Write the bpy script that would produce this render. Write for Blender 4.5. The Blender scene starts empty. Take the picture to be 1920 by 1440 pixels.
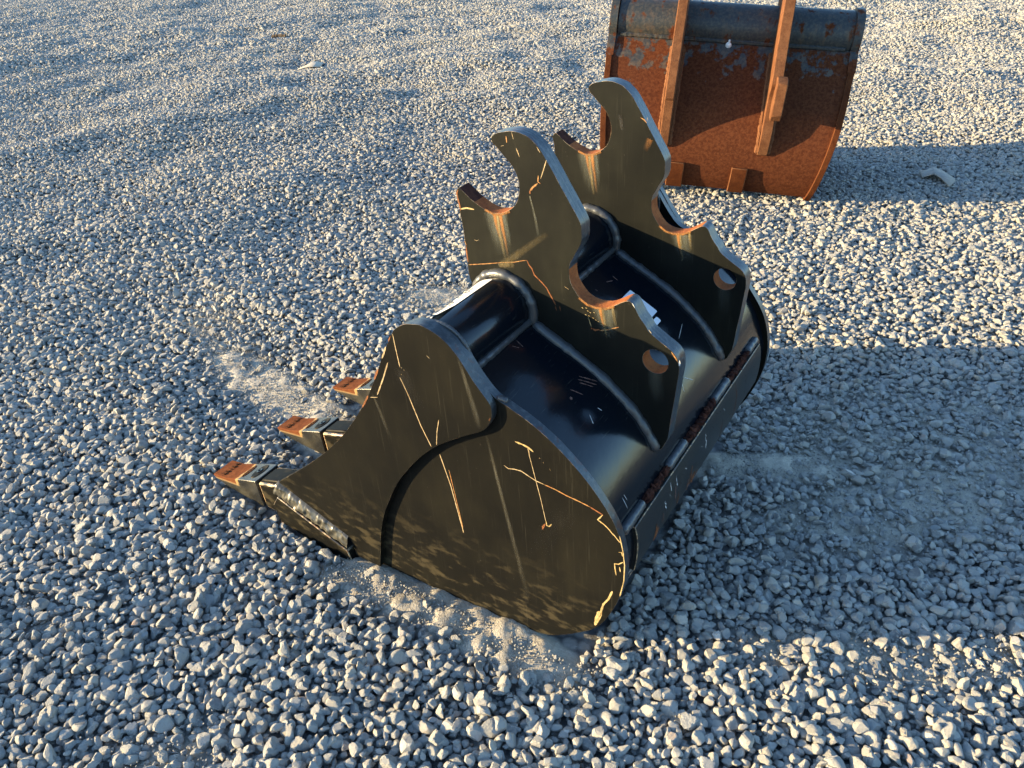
import bpy, bmesh, math, random
import numpy as np
from mathutils import Vector, Matrix, noise
PI = math.pi
random.seed(7); rng = np.random.default_rng(11)
scene = bpy.context.scene

# ------------------------------------------------------------------ camera
CAM = Vector((0.0, 0.0, 1.02))
F_ = Vector((0.0, 0.85376491, -0.5206587)); R_ = Vector((0.999224, -0.02050755, -0.03362784)); U_ = Vector((0.03938771, 0.52025467, 0.85310239))
cam_data = bpy.data.cameras.new('camera')
cam = bpy.data.objects.new('camera', cam_data)
scene.collection.objects.link(cam)
cam.matrix_world = Matrix(((R_.x, U_.x, -F_.x, CAM.x), (R_.y, U_.y, -F_.y, CAM.y), (R_.z, U_.z, -F_.z, CAM.z), (0, 0, 0, 1)))
cam_data.sensor_width = 36.0
cam_data.lens = 1461.87 / 1920 * 36.0
cam_data.clip_start = 0.05; cam_data.clip_end = 3000
scene.camera = cam

# ------------------------------------------------------------------ sky, sun, exposure
SUN_AZ = math.radians(3.0)     # direction the light travels, from +x
SUN_EL = math.radians(10.0)
D = Vector((math.cos(SUN_AZ) * math.cos(SUN_EL), math.sin(SUN_AZ) * math.cos(SUN_EL), -math.sin(SUN_EL)))
world = bpy.data.worlds.new('World'); scene.world = world; world.use_nodes = True
nt = world.node_tree
sky = nt.nodes.new('ShaderNodeTexSky'); sky.sky_type = 'NISHITA'; sky.sun_disc = False
sky.sun_elevation = SUN_EL
sky.sun_rotation = math.atan2(-D.x, -D.y)
sky.air_density = 1.0; sky.dust_density = 0.6; sky.ozone_density = 3.0
bg = nt.nodes['Background']; bg.inputs['Strength'].default_value = 0.15
nt.links.new(sky.outputs['Color'], bg.inputs['Color'])
sun_data = bpy.data.lights.new('sun', 'SUN'); sun_data.energy = 4.5; sun_data.angle = math.radians(0.53)
sun_data.color = (1.0, 0.75, 0.40)
sun = bpy.data.objects.new('sun', sun_data); scene.collection.objects.link(sun)
sun.rotation_euler = D.to_track_quat('-Z', 'Y').to_euler()
scene.view_settings.view_transform = 'Standard'; scene.view_settings.look = 'None'
scene.view_settings.exposure = 2.05; scene.view_settings.gamma = 1.0
scene.view_settings.use_curve_mapping = False

# ------------------------------------------------------------------ helpers
COL = scene.collection
def link(o, parent=None):
    COL.objects.link(o)
    if parent is not None: o.parent = parent
    return o
def mesh_obj(name, me, mats, parent=None):
    for m in (mats if isinstance(mats, (list, tuple)) else [mats]): me.materials.append(m)
    return link(bpy.data.objects.new(name, me), parent)
def bm_obj(name, bm, mats, parent=None, sharp=35, bevel=0.0, seg=2, bevmat=-1):
    bmesh.ops.recalc_face_normals(bm, faces=bm.faces)
    me = bpy.data.meshes.new(name); bm.to_mesh(me); bm.free()
    me.shade_smooth()
    me.set_sharp_from_angle(angle=math.radians(sharp))
    o = mesh_obj(name, me, mats, parent)
    if bevel:
        b = o.modifiers.new('bevel', 'BEVEL'); b.width = bevel; b.segments = seg; b.limit_method = 'ANGLE'
        b.angle_limit = math.radians(40); b.material = bevmat; b.harden_normals = False
    return o
def tag(o, label=None, cat=None, group=None, kind=None):
    for k, v in (('label', label), ('category', cat), ('group', group), ('kind', kind)):
        if v: o[k] = v
    return o
def smooth2d(pts, n=3, closed=True, sharp=()):
    P = [np.array(p, float) for p in pts]; N = len(P); out = []
    rng_ = range(N) if closed else range(N - 1)
    for i in rng_:
        p1, p2 = P[i], P[(i + 1) % N]
        p0 = P[i - 1] if (closed or i > 0) else p1
        p3 = P[(i + 2) % N] if (closed or i + 2 < N) else p2
        if i in sharp: p0 = p1
        if (i + 1) % N in sharp: p3 = p2
        m1 = (p2 - p0) * .5; m2 = (p3 - p1) * .5
        L = np.linalg.norm(p2 - p1)
        for m in (m1, m2):
            q = np.linalg.norm(m)
            if q > L: m *= L / q
        for k in range(n):
            t = k / n
            out.append((2*t**3 - 3*t*t + 1)*p1 + (t**3 - 2*t*t + t)*m1 + (-2*t**3 + 3*t*t)*p2 + (t**3 - t*t)*m2)
    if not closed: out.append(P[-1])
    return out
def plate_bm(outline, w0, w1, holes=(), side_mat=None):
    """extrude a 2-D (u, v) outline along the width axis"""
    bm = bmesh.new(); edges = []
    for loop in [outline] + list(holes):
        vs = [bm.verts.new((w0, p[0], p[1])) for p in loop]
        for i in range(len(vs)): edges.append(bm.edges.new((vs[i], vs[(i + 1) % len(vs)])))
    r = bmesh.ops.triangle_fill(bm, use_beauty=True, use_dissolve=False, edges=edges, normal=(1, 0, 0))
    faces = [f for f in r['geom'] if isinstance(f, bmesh.types.BMFace)]
    ex = bmesh.ops.extrude_face_region(bm, geom=faces, use_keep_orig=True)
    bmesh.ops.translate(bm, vec=(w1 - w0, 0, 0), verts=[v for v in ex['geom'] if isinstance(v, bmesh.types.BMVert)])
    bmesh.ops.recalc_face_normals(bm, faces=bm.faces)
    if side_mat:
        for f in bm.faces:
            if abs(f.normal.x) < .5:
                c = f.calc_center_median(); f.material_index = side_mat(c.y, c.z)
    return bm
def tube_bm(bm, pts, rad, seg=8, ripple=0.0, wl=.006, jit=0.0, cap=True, flat=1.0):
    pts = [Vector(p) for p in pts]
    # resample
    out = [pts[0]]
    step = max(rad * .45, .0012)
    for a, b in zip(pts[:-1], pts[1:]):
        n = max(1, int((b - a).length / step))
        for k in range(1, n + 1): out.append(a.lerp(b, k / n))
    s = 0; rings = []
    up = Vector((0.13, 0.31, 0.94))
    for i, p in enumerate(out):
        t = (out[min(i + 1, len(out) - 1)] - out[max(i - 1, 0)]).normalized()
        if i: s += (p - out[i - 1]).length
        n1 = t.cross(up).normalized(); n2 = t.cross(n1)
        r = rad * (1 + ripple * math.sin(2 * PI * s / wl) + jit * noise.noise(p * 90))
        if i in (0, len(out) - 1): r *= .55
        rings.append([bm.verts.new(p + (n1 * math.cos(2*PI*k/seg) + n2 * math.sin(2*PI*k/seg)) * r) for k in range(seg)])
    for A, B in zip(rings[:-1], rings[1:]):
        for k in range(seg): bm.faces.new((A[k], A[(k+1) % seg], B[(k+1) % seg], B[k]))
    if cap:
        bm.faces.new(rings[0]); bm.faces.new(rings[-1][::-1])
    return bm
def box_bm(bm, x0, x1, y0, y1, z0, z1):
    v = [bm.verts.new((x, y, z)) for x in (x0, x1) for y in (y0, y1) for z in (z0, z1)]
    for f in ((0,1,3,2), (4,6,7,5), (0,4,5,1), (2,3,7,6), (0,2,6,4), (1,5,7,3)): bm.faces.new([v[i] for i in f])
    return bm
def cyl_bm(bm, w0, w1, u, v, r, seg=48, caps=True):
    A = [bm.verts.new((w0, u + r*math.cos(2*PI*k/seg), v + r*math.sin(2*PI*k/seg))) for k in range(seg)]
    B = [bm.verts.new((w1, u + r*math.cos(2*PI*k/seg), v + r*math.sin(2*PI*k/seg))) for k in range(seg)]
    for k in range(seg): bm.faces.new((A[k], A[(k+1) % seg], B[(k+1) % seg], B[k]))
    if caps: bm.faces.new(A); bm.faces.new(B)
    return bm

# ------------------------------------------------------------------ materials
class NT:
    def __init__(s, name):
        s.m = bpy.data.materials.new(name); s.m.use_nodes = True; s.t = s.m.node_tree
        s.b = s.t.nodes['Principled BSDF']; s.out = s.t.nodes['Material Output']
    def n(s, typ, **kw):
        nd = s.t.nodes.new(typ)
        for k, v in kw.items(): setattr(nd, k, v)
        return nd
    def put(s, sock, v):
        if isinstance(v, bpy.types.NodeSocket): s.t.links.new(v, sock)
        elif v is not None:
            if sock.type == 'RGBA' and not isinstance(v, (int, float)) and len(v) == 3: v = (*v, 1)
            sock.default_value = v
    def coord(s, kind='Object'): return s.n('ShaderNodeTexCoord').outputs[kind]
    def map(s, v, scale=(1,1,1), loc=(0,0,0), rot=(0,0,0)):
        m = s.n('ShaderNodeMapping'); s.put(m.inputs['Vector'], v); m.inputs['Scale'].default_value = scale; m.inputs['Location'].default_value = loc; m.inputs['Rotation'].default_value = rot
        return m.outputs[0]
    def noise(s, vec, scale, detail=4, rough=.55, dist=0.0):
        n = s.n('ShaderNodeTexNoise'); s.put(n.inputs['Vector'], vec); n.inputs['Scale'].default_value = scale; n.inputs['Detail'].default_value = detail; n.inputs['Roughness'].default_value = rough; n.inputs['Distortion'].default_value = dist
        return n.outputs[0]
    def math(s, op, a, b=None, clamp=False):
        n = s.n('ShaderNodeMath', operation=op); n.use_clamp = clamp; s.put(n.inputs[0], a)
        if b is not None: s.put(n.inputs[1], b)
        return n.outputs[0]
    def ramp(s, v, a, b, lo=0.0, hi=1.0, smooth=True):
        n = s.n('ShaderNodeMapRange', interpolation_type='SMOOTHSTEP' if smooth else 'LINEAR'); s.put(n.inputs[0], v)
        for i, x in enumerate((a, b, lo, hi)): n.inputs[1 + i].default_value = x
        return n.outputs[0]
    def mix(s, f, a, b):
        n = s.n('ShaderNodeMix', data_type='RGBA'); s.put(n.inputs[0], f); s.put(n.inputs[6], a); s.put(n.inputs[7], b)
        return n.outputs[2]
    def mixf(s, f, a, b):
        n = s.n('ShaderNodeMix', data_type='FLOAT'); s.put(n.inputs[0], f); s.put(n.inputs[2], a); s.put(n.inputs[3], b)
        return n.outputs[0]
    def sep(s, v):
        n = s.n('ShaderNodeSeparateXYZ'); s.put(n.inputs[0], v); return n.outputs
    def bump(s, h, strength=.3, dist=.002):
        n = s.n('ShaderNodeBump'); s.put(n.inputs['Height'], h); n.inputs['Strength'].default_value = strength; n.inputs['Distance'].default_value = dist
        s.put(s.b.inputs['Normal'], n.outputs[0])
    def set(s, col=None, rough=None, metal=None, spec=None):
        s.put(s.b.inputs['Base Color'], col); s.put(s.b.inputs['Roughness'], rough); s.put(s.b.inputs['Metallic'], metal); s.put(s.b.inputs['Specular IOR Level'], spec)
        return s

def m_paint(name='black_paint', dust=.36, rough=.44, tint=(.0055, .0055, .005), spec=.06, reflect_mottle=.34, dcol=(.023, .0210, .0130)):
    s = NT(name); o = s.coord()
    n1 = s.noise(o, 6, 5, .6); n2 = s.noise(s.map(o, (40, 40, 7)), 1.0, 4, .6); n3 = s.noise(o, 160, 3, .6)
    d = s.math('MULTIPLY', s.ramp(n1, .3, .75), s.ramp(n2, .25, .8, .35, 1.0))
    d = s.math('MULTIPLY', d, dust)
    base = s.mix(d, tint, dcol)
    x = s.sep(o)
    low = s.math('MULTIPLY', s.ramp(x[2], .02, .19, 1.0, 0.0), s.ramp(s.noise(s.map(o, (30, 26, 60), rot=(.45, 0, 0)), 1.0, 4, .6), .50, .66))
    base = s.mix(s.math('MULTIPLY', low, reflect_mottle), base, (.095, .078, .045))  # mottled light thrown back by the gravel, painted as brown blotches low down
    for rot, th in ((.35, .705), (-.9, .71), (1.25, .72)):
        sc = s.noise(s.map(o, (30, 620, 7), rot=(rot, 0, 0)), 1.0, 2, .5)
        base = s.mix(s.math('MULTIPLY', s.ramp(sc, th, th + .02), .13), base, (.10, .095, .075))
    speck = s.ramp(n3, .70, .78)
    base = s.mix(s.math('MULTIPLY', speck, .25), base, (.12, .11, .09))
    s.set(base, s.mixf(n1, rough - .05, rough + .10), 0.0, spec)
    h = s.math('ADD', s.math('MULTIPLY', s.noise(o, 22, 3, .5), 1.0), s.math('MULTIPLY', s.noise(o, 420, 2, .5), .10))
    s.bump(h, .10, .004)
    return s.m
def m_worn():
    s = NT('worn_paint_edge'); o = s.coord()
    n = s.noise(o, 55, 5, .65); n2 = s.noise(o, 260, 3, .6); n3 = s.noise(o, 14, 3, .5)
    k = s.math('MULTIPLY', s.ramp(n, .42, .60), s.ramp(n3, .35, .62, .25, 1))
    c = s.mix(s.ramp(n2, .4, .62), (.50, .40, .24), (.26, .12, .05))
    s.set(s.mix(k, (.03, .03, .03), c), s.mixf(k, .30, .65), 0.0, .5); s.bump(n2, .3, .001)
    return s.m
def m_rust(name, c1, c2, c3, scale=1.0, rough=.88):
    s = NT(name); o = s.coord()
    n1 = s.noise(o, 30*scale, 6, .65); n2 = s.noise(o, 180*scale, 4, .65); n3 = s.noise(o, 7*scale, 3, .5)
    c = s.mix(s.ramp(n1, .3, .7), c1, c2); c = s.mix(s.math('MULTIPLY', s.ramp(n2, .5, .7), .6), c, c3)
    c = s.mix(s.ramp(n3, .45, .8, 0, .5), c, c1)
    s.set(c, rough, 0.0, .08); s.bump(s.math('ADD', n2, s.math('MULTIPLY', n1, .8)), .6, .0016)
    return s.m
def m_plain(name, col, rough=.6, spec=.4, nscale=120, var=.25):
    s = NT(name); o = s.coord(); n = s.noise(o, nscale, 3, .6)
    c2 = tuple(x * (1 - var) for x in col)
    s.set(s.mix(s.ramp(n, .35, .65), col, c2), rough, 0.0, spec); s.bump(n, .15, .0006)
    return s.m
def m_weld():
    s = NT('painted_weld'); o = s.coord(); n = s.noise(o, 90, 4, .6); n2 = s.noise(o, 16, 3, .5)
    c = s.mix(s.ramp(n2, .58, .75), (.040, .043, .047), (.085, .062, .05))
    s.set(c, s.mixf(n, .22, .45), 0.0, .6); s.bump(n, .35, .002)
    return s.m
def m_decal(name, col, col2, solid=.95, rough=.7):
    """thin deposit of paint, dirt or rust; the 'fade' attribute says how much of it is left"""
    s = NT(name); o = s.coord()
    at = s.n('ShaderNodeAttribute'); at.attribute_name = 'fade'
    n = s.noise(o, 260, 4, .65); n2 = s.noise(s.map(o, (200, 200, 22)), 1.0, 3, .6)
    k = s.math('MULTIPLY', at.outputs['Fac'], s.ramp(n2, .25, .75, .45, 1.15)); k = s.math('MULTIPLY', k, s.ramp(n, .25, .6, .6, 1.05)); k = s.math('MULTIPLY', k, solid, True)
    s.set(s.mix(s.ramp(n, .4, .62), col, col2), rough, 0.0, .3)
    s.put(s.b.inputs['Alpha'], k)
    return s.m
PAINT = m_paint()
PAINT_EAR = m_paint('black_paint_ear', .60, .42, (.006, .0065, .006), .09, 0.0, (.0225, .0230, .0165))
PAINT_TOP = m_paint('black_paint_glossy', .24, .13, (.0018, .004, .008), .36, 0.0)
def m_edge():
    s = NT('flame_cut_edge'); o = s.coord(); n = s.noise(o, 38, 5, .65); n2 = s.noise(o, 120, 4, .6); n3 = s.noise(s.map(o, (260, 20, 20)), 1.0, 3, .5)
    c = s.mix(s.ramp(n2, .48, .66), (.022, .027, .032), (.055, .060, .064)); c = s.mix(s.ramp(n, .585, .62), c, (.045, .020, .016))
    s.set(c, s.mixf(n2, .22, .42), 0.0, .6); s.bump(s.math('ADD', n2, n3), .25, .002)
    return s.m
EDGE_M = m_edge()
STRIP_SHEEN = m_paint('strip_sheen_paint', .9, .34, (.012, .014, .016), .4, 0.0)  # heel strip paint, colour lightened for the sky and ground it reflects
WORN = m_worn(); WELD = m_weld()
WELD_LIT = m_plain('sunlit_flaking_weld', (.085, .080, .062), .30, .6, 60, .7)  # flaking lip weld, its colour lightened for the sun on it
RUST = m_rust('rust_orange', (.20, .062, .022), (.30, .105, .035), (.10, .035, .018), 1.5)
RUST_DK = m_rust('rust_dark', (.030, .012, .010), (.075, .028, .018), (.020, .010, .010), 3.0)
# ------------------------------------------------------------------ ground relief
GZ = -0.025
def relief(x, y):
    """low undulations of the yard"""
    x = np.asarray(x, float); y = np.asarray(y, float)
    h = np.zeros_like(x)
    for k, (lx, ang, amp, ph) in enumerate(((1.9, .4, .010, .3), (1.25, 2.0, .008, 1.7), (.83, 1.2, .006, 4.0), (.61, 2.7, .0045, 2.2), (.43, .1, .0035, 5.1), (.52, 1.75, .0035, .9), (.31, .9, .002, 3.3), (4.3, 2.4, .02, 1.1))):
        h += amp * np.sin(2*PI/lx * (x*math.cos(ang) + y*math.sin(ang)) + ph + 1.3*np.sin(x*1.7 + k) * np.cos(y*1.3 - k))
    far = np.clip((y - 2.6) / 3.0, 0, 1)
    h *= .45 + .75 * far
    g = lambda cx, cy, sx, sy, a, am: am * np.exp(-(((x-cx)*math.cos(a) + (y-cy)*math.sin(a))/sx)**2 - ((-(x-cx)*math.sin(a) + (y-cy)*math.cos(a))/sy)**2)
    near = g(.1, 1.35, .95, .95, 0, 1.0)
    h *= 1 - .85 * np.clip(near, 0, 1)
    h += g(-.32, 1.12, .16, .09, -.55, -.012)          # hollow at the front lip
    h += g(-.62, 1.62, .75, .10, 2.40, -.014)          # drag mark in front of the teeth
    h += g(-.45, 1.95, .80, .11, 2.40, .022)           # ridge beside the drag mark
    h += g(-.18, 2.1, .55, .16, -.35, .018)
    h += g(-.75, 3.35, .85, .16, -.30, .035) + g(-1.1, 5.4, .6, .14, .2, .045) + g(.0, 6.2, .7, .16, -.5, .05) + g(5.3, 7.6, .5, .3, .2, .14) + g(4.2, 7.5, .7, .25, -.2, .07)
    h += g(-2.2, 4.6, .7, .2, .7, .03) + g(-1.7, 2.9, .5, .12, .4, .016)
    return h
def dirt(x, y):
    """0..1 where fine dirt shows instead of stones"""
    x = np.asarray(x, float); y = np.asarray(y, float)
    g = lambda cx, cy, sx, sy, a, am=1.0: am * np.exp(-(((x-cx)*math.cos(a) + (y-cy)*math.sin(a))/sx)**4 - ((-(x-cx)*math.sin(a) + (y-cy)*math.cos(a))/sy)**4)
    m = g(-.60, 1.72, .30, .080, 2.35) + g(-.88, 2.10, .20, .09, 2.2, .55) + g(-.40, 1.50, .09, .06, 2.3, .8)
    m += g(-.13, .955, .20, .048, -.56) + g(.02, .86, .10, .045, -.6, .7) + g(-.30, 1.06, .08, .05, -.6, .8)
    m += g(.52, 1.34, .15, .045, -.1, .9) + g(.62, .83, .30, .07, -.15, .45) + g(.95, 1.38, .50, .34, 0, .40) + g(.7, 1.15, .3, .1, .2, .22)
    m += g(-.17, 2.24, .20, .11, -.2, 1.0) + g(-.05, 1.8, .15, .12, 0, .5) + g(1.3, 1.9, .3, .1, 0, .2)
    m += g(-.75, 1.05, .25, .08, .4, .18) + g(-.55, .70, .12, .06, .2, .35) + g(-1.5, 2.3, .5, .08, .5, .25) + g(4.4, 7.9, .5, .25, 0, .9)
    wob = .35 * (np.sin(x*31 + 2*np.sin(y*23)) * np.sin(y*37 + 1.5*np.sin(x*19)))
    return np.clip(m * (1 + wob), 0, 1)

def axis(*segs):
    out = []
    for a, b, s in segs: out += list(np.arange(a, b, s))
    return np.array(out + [segs[-1][1]])
GX = axis((-900, -60, 120), (-60, -14, 4), (-14, -3.5, .35), (-3.5, -1.3, .06), (-1.3, 1.6, .012), (1.6, 3.5, .06), (3.5, 14, .35), (14, 60, 4), (60, 900, 120))
GY = axis((-600, -20, 120), (-20, -2, 3), (-2, .5, .1), (.5, 2.5, .012), (2.5, 5, .06), (5, 16, .3), (16, 60, 3), (60, 1200, 120))
XX, YY = np.meshgrid(GX, GY, indexing='ij')
fade = np.clip(1.4 - np.hypot(XX, YY - 4) / 18, 0, 1)
dd = dirt(XX, YY)
HH = GZ + relief(XX, YY) * fade - .015 * (1 - dd) - .001
fine = np.zeros_like(HH)
ii = (np.abs(XX) < 1.8) & (YY > .4) & (YY < 2.6)
fine[ii] = [noise.fractal(Vector((a*22, b*22, 3.1)), 1.0, 2.0, 4) for a, b in zip(XX[ii], YY[ii])]
HH += fine * (.0028 + .006 * dd)
# scrape ridges under the bucket's near corner
u_ = (XX + .13) * math.cos(-.56) + (YY - .955) * math.sin(-.56); v_ = -(XX + .13) * math.sin(-.56) + (YY - .955) * math.cos(-.56)
HH += .006 * np.exp(-(u_/.2)**4 - (v_/.05)**4) * (np.abs(np.sin(u_*70 + 8*v_ + 1.5*np.sin(v_*60)))**6)
nx, ny = XX.shape
verts = np.stack([XX.ravel(), YY.ravel(), HH.ravel()], 1)
idx = np.arange(nx*ny).reshape(nx, ny)
quads = np.stack([idx[:-1, :-1].ravel(), idx[1:, :-1].ravel(), idx[1:, 1:].ravel(), idx[:-1, 1:].ravel()], 1)
me = bpy.data.meshes.new('ground'); me.from_pydata(verts.tolist(), [], quads.tolist()); me.shade_smooth()
at = me.attributes.new('dirt', 'FLOAT', 'POINT'); at.data.foreach_set('value', dd.astype(np.float32).ravel())
def m_ground():
    s = NT('gravel_dirt'); o = s.coord()
    n1 = s.noise(o, 9, 5, .6); n2 = s.noise(o, 120, 5, .7); n3 = s.noise(o, 420, 3, .6)
    v = s.n('ShaderNodeTexVoronoi'); s.put(v.inputs['Vector'], o); v.inputs['Scale'].default_value = 62; 
    c = s.mix(s.ramp(n1, .3, .7), (.50, .45, .36), (.38, .35, .29)); c = s.mix(s.math('MULTIPLY', s.ramp(n2, .45, .7), .6), c, (.56, .51, .42))
    c = s.mix(s.math('MULTIPLY', s.ramp(n3, .55, .7), .5), c, (.22, .205, .18))
    at = s.n('ShaderNodeAttribute'); at.attribute_name = 'dirt'
    vc = s.n('ShaderNodeTexVoronoi'); s.put(vc.inputs['Vector'], o); vc.inputs['Scale'].default_value = 46
    cell = s.sep(vc.outputs['Color'])[0]
    gr = s.mix(cell, (.20, .20, .195), (.36, .35, .32)); gr = s.mix(s.ramp(vc.outputs['Distance'], .35, .75), gr, (.10, .10, .10))
    c = s.mix(s.ramp(at.outputs['Fac'], .12, .5), gr, c)
    s.set(c, .95, 0.0, .2)
    s.bump(s.math('ADD', s.math('ADD', s.math('MULTIPLY', n2, 1.0), s.math('MULTIPLY', n3, .45)), s.math('MULTIPLY', v.outputs['Distance'], -.5)), 1.0, .006)
    return s.m
tag(mesh_obj('ground', me, m_ground()), kind='structure')

# ------------------------------------------------------------------ gravel: real stones
def m_stone():
    s = NT('gravel_stone'); o = s.coord()
    oi = s.n('ShaderNodeObjectInfo'); ge = s.n('ShaderNodeNewGeometry')
    r = s.math('FRACT', s.math('ADD', oi.outputs['Random'], ge.outputs['Random Per Island']))
    cr = s.n('ShaderNodeValToRGB'); s.put(cr.inputs[0], r); e = cr.color_ramp.elements
    e[0].position = 0; e[0].color = (.15, .155, .155, 1); e[1].position = 1; e[1].color = (.47, .45, .39, 1)
    for p, c in ((.18, (.235, .24, .235)), (.45, (.30, .30, .285)), (.70, (.345, .335, .30)), (.84, (.38, .345, .28)), (.88, (.28, .29, .285)), (.955, (.36, .355, .335)), (.965, (.60, .58, .53)), (.972, (.29, .20, .15)), (.98, (.42, .41, .38))):
        x = e.new(p); x.color = (*c, 1)
    n1 = s.noise(o, 2.6, 4, .6); n2 = s.noise(o, 14, 4, .65)
    c = s.mix(s.math('MULTIPLY', s.ramp(n1, .35, .7), .55), cr.outputs[0], (.38, .36, .315))
    c = s.mix(s.math('MULTIPLY', s.ramp(n2, .5, .72), .35), c, (.17, .165, .16))
    lv = s.noise(oi.outputs['Location'], 1.7, 4, .6); lv2 = s.noise(oi.outputs['Location'], 7.0, 3, .6)
    c = s.mix(s.math('MULTIPLY', s.ramp(lv, .50, .72), .45), c, (.42, .375, .29)); c = s.mix(s.math('MULTIPLY', s.ramp(lv2, .52, .75), .40), c, (.19, .195, .195))
    s.set(c, .82, 0.0, .3); s.bump(s.math('ADD', n2, s.math('MULTIPLY', n1, .8)), .45, .06)
    return s.m
STONE = m_stone()
def ico(sub):
    bm = bmesh.new(); bmesh.ops.create_icosphere(bm, subdivisions=sub, radius=1.0)
    bm.verts.ensure_lookup_table(); V = np.array([v.co[:] for v in bm.verts]); T = np.array([[v.index for v in f.verts] for f in bm.faces]); bm.free()
    return V, T
def stone_verts(V, rg):
    n = rg.normal(size=(rg.integers(7, 12), 3)); n /= np.linalg.norm(n, axis=1)[:, None]
    d = rg.uniform(.58, .92, len(n)); p = rg.uniform(40, 160)
    dots = np.clip(V @ n.T, .02, None)
    r = ((dots / d[None]) ** p).sum(1) ** (-1/p)
    r = np.clip(r, .5, 1.25)
    P = V * r[:, None] * np.array([1.0, rg.uniform(.60, .95), rg.uniform(.42, .78)])
    return P * .5 / np.abs(P).max(0).mean() * .95
V2, T2 = ico(3); V1, T1 = ico(2); V0, T0 = ico(1)
stone_col = bpy.data.collections.new('stone_shapes')
for k in range(12):
    me = bpy.data.meshes.new('stone_shape'); me.from_pydata(stone_verts(V2, rng).tolist(), [], T2.tolist()); me.shade_smooth(); me.set_sharp_from_angle(angle=math.radians(19)); me.materials.append(STONE)
    stone_col.objects.link(bpy.data.objects.new('stone_shape', me))
# the bucket stands here: no stones inside it
BO = np.array([-0.03629466, 1.16153404]); BW = np.array([.5512444, .8326457]); BF = np.array([-.83382671, .55202628])
RO = Matrix.Identity(4)
def inside_bucket(x, y):
    w = (x - BO[0]) * BW[0] + (y - BO[1]) * BW[1]; u = (x - BO[0]) * BF[0] + (y - BO[1]) * BF[1]
    a = (w > -.203) & (w < .518) & (u > -.285) & (u < .245)
    a |= (w > -.205) & (w < .520) & (u > .235) & (u < .40)
    for k in range(4):
        w0 = -.1916 + .186 * k
        a |= (w > w0 - .006) & (w < w0 + .068) & (u > .39) & (u < .60)
    return a
def inside_red(x, y):
    dx, dy = x - RB.x, y - RB.y
    w = dx * RW.x + dy * RW.y; r = dx * RR.x + dy * RR.y
    return (w > -.53) & (w < .29) & (r < .13) & (r > -.5)
RTH = -.2444; MS = 1.0245
RB = CAM + MS * (Vector((.9784, 3.2441, 0)) - CAM); RW = Vector((math.cos(RTH), math.sin(RTH), 0)); RR = Vector((RW.y, -RW.x, 0))
def visible(x, y, margin):
    dx, dy, dz = x - CAM.x, y - CAM.y, GZ - CAM.z
    z = dx*F_.x + dy*F_.y + dz*F_.z
    px = (dx*R_.x + dy*R_.y + dz*R_.z) / np.maximum(z, .05); py = (dx*U_.x + dy*U_.y + dz*U_.z) / np.maximum(z, .05)
    m = margin / np.maximum(z, .3)
    return (z > .2) & (np.abs(px) < 960/1461.87 + m) & (py > -720/1461.87 - m) & (py < 720/1461.87 + .05)
def scatter(spacing, x0, x1, y0, y1, smin, smean, smax, keep):
    ys = np.arange(y0, y1, spacing * .87); xs = np.arange(x0, x1, spacing)
    X, Y = np.meshgrid(xs, ys); X = X + (np.arange(len(ys)) % 2)[:, None] * spacing / 2
    X = (X + rng.uniform(-.34, .34, X.shape) * spacing).ravel(); Y = (Y + rng.uniform(-.34, .34, Y.shape) * spacing).ravel()
    k = keep(X, Y); X, Y = X[k], Y[k]
    S = np.clip(rng.lognormal(math.log(smean), .25, len(X)), smin, smax)
    return X, Y, S
CELL = .5; SPLIT = 3.6
def near_cell(x, y):
    cx = (np.floor(x / CELL) + .5) * CELL; cy = (np.floor(y / CELL) + .5) * CELL
    return np.hypot(cx, cy) < SPLIT
def stones_instanced(name, X, Y, Z, S, label):
    N = len(X)
    me = bpy.data.meshes.new(name); me.from_pydata(np.stack([X, Y, Z], 1).tolist(), [], [])
    rot = np.stack([rng.normal(0, .36, N), rng.normal(0, .36, N), rng.uniform(0, 2*PI, N)], 1)
    for nm, typ, data in (('rot', 'FLOAT_VECTOR', rot), ('scl', 'FLOAT', S), ('pick', 'INT', rng.integers(0, 12, N))):
        at = me.attributes.new(nm, typ, 'POINT'); at.data.foreach_set('vector' if typ == 'FLOAT_VECTOR' else 'value', data.astype(np.int32 if typ == 'INT' else np.float32).ravel())
    o = link(bpy.data.objects.new(name, me))
    g = bpy.data.node_groups.new('scatter_stones', 'GeometryNodeTree')
    g.interface.new_socket('Geometry', in_out='INPUT', socket_type='NodeSocketGeometry'); g.interface.new_socket('Geometry', in_out='OUTPUT', socket_type='NodeSocketGeometry')
    gi = g.nodes.new('NodeGroupInput'); go = g.nodes.new('NodeGroupOutput'); ip = g.nodes.new('GeometryNodeInstanceOnPoints'); ci = g.nodes.new('GeometryNodeCollectionInfo')
    ci.inputs['Collection'].default_value = stone_col; ci.inputs['Separate Children'].default_value = True; ci.inputs['Reset Children'].default_value = True
    def attr(nm, t):
        a = g.nodes.new('GeometryNodeInputNamedAttribute'); a.data_type = t; a.inputs[0].default_value = nm; return a.outputs['Attribute']
    g.links.new(gi.outputs[0], ip.inputs['Points']); g.links.new(ci.outputs[0], ip.inputs['Instance']); ip.inputs['Pick Instance'].default_value = True
    g.links.new(attr('pick', 'INT'), ip.inputs['Instance Index'])
    er = g.nodes.new('FunctionNodeEulerToRotation'); g.links.new(attr('rot', 'FLOAT_VECTOR'), er.inputs[0]); g.links.new(er.outputs[0], ip.inputs['Rotation'])
    g.links.new(attr('scl', 'FLOAT'), ip.inputs['Scale']); g.links.new(ip.outputs[0], go.inputs[0])
    md = o.modifiers.new('stones', 'NODES'); md.node_group = g
    tag(o, label, 'gravel', kind='stuff')
    return o
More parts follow.
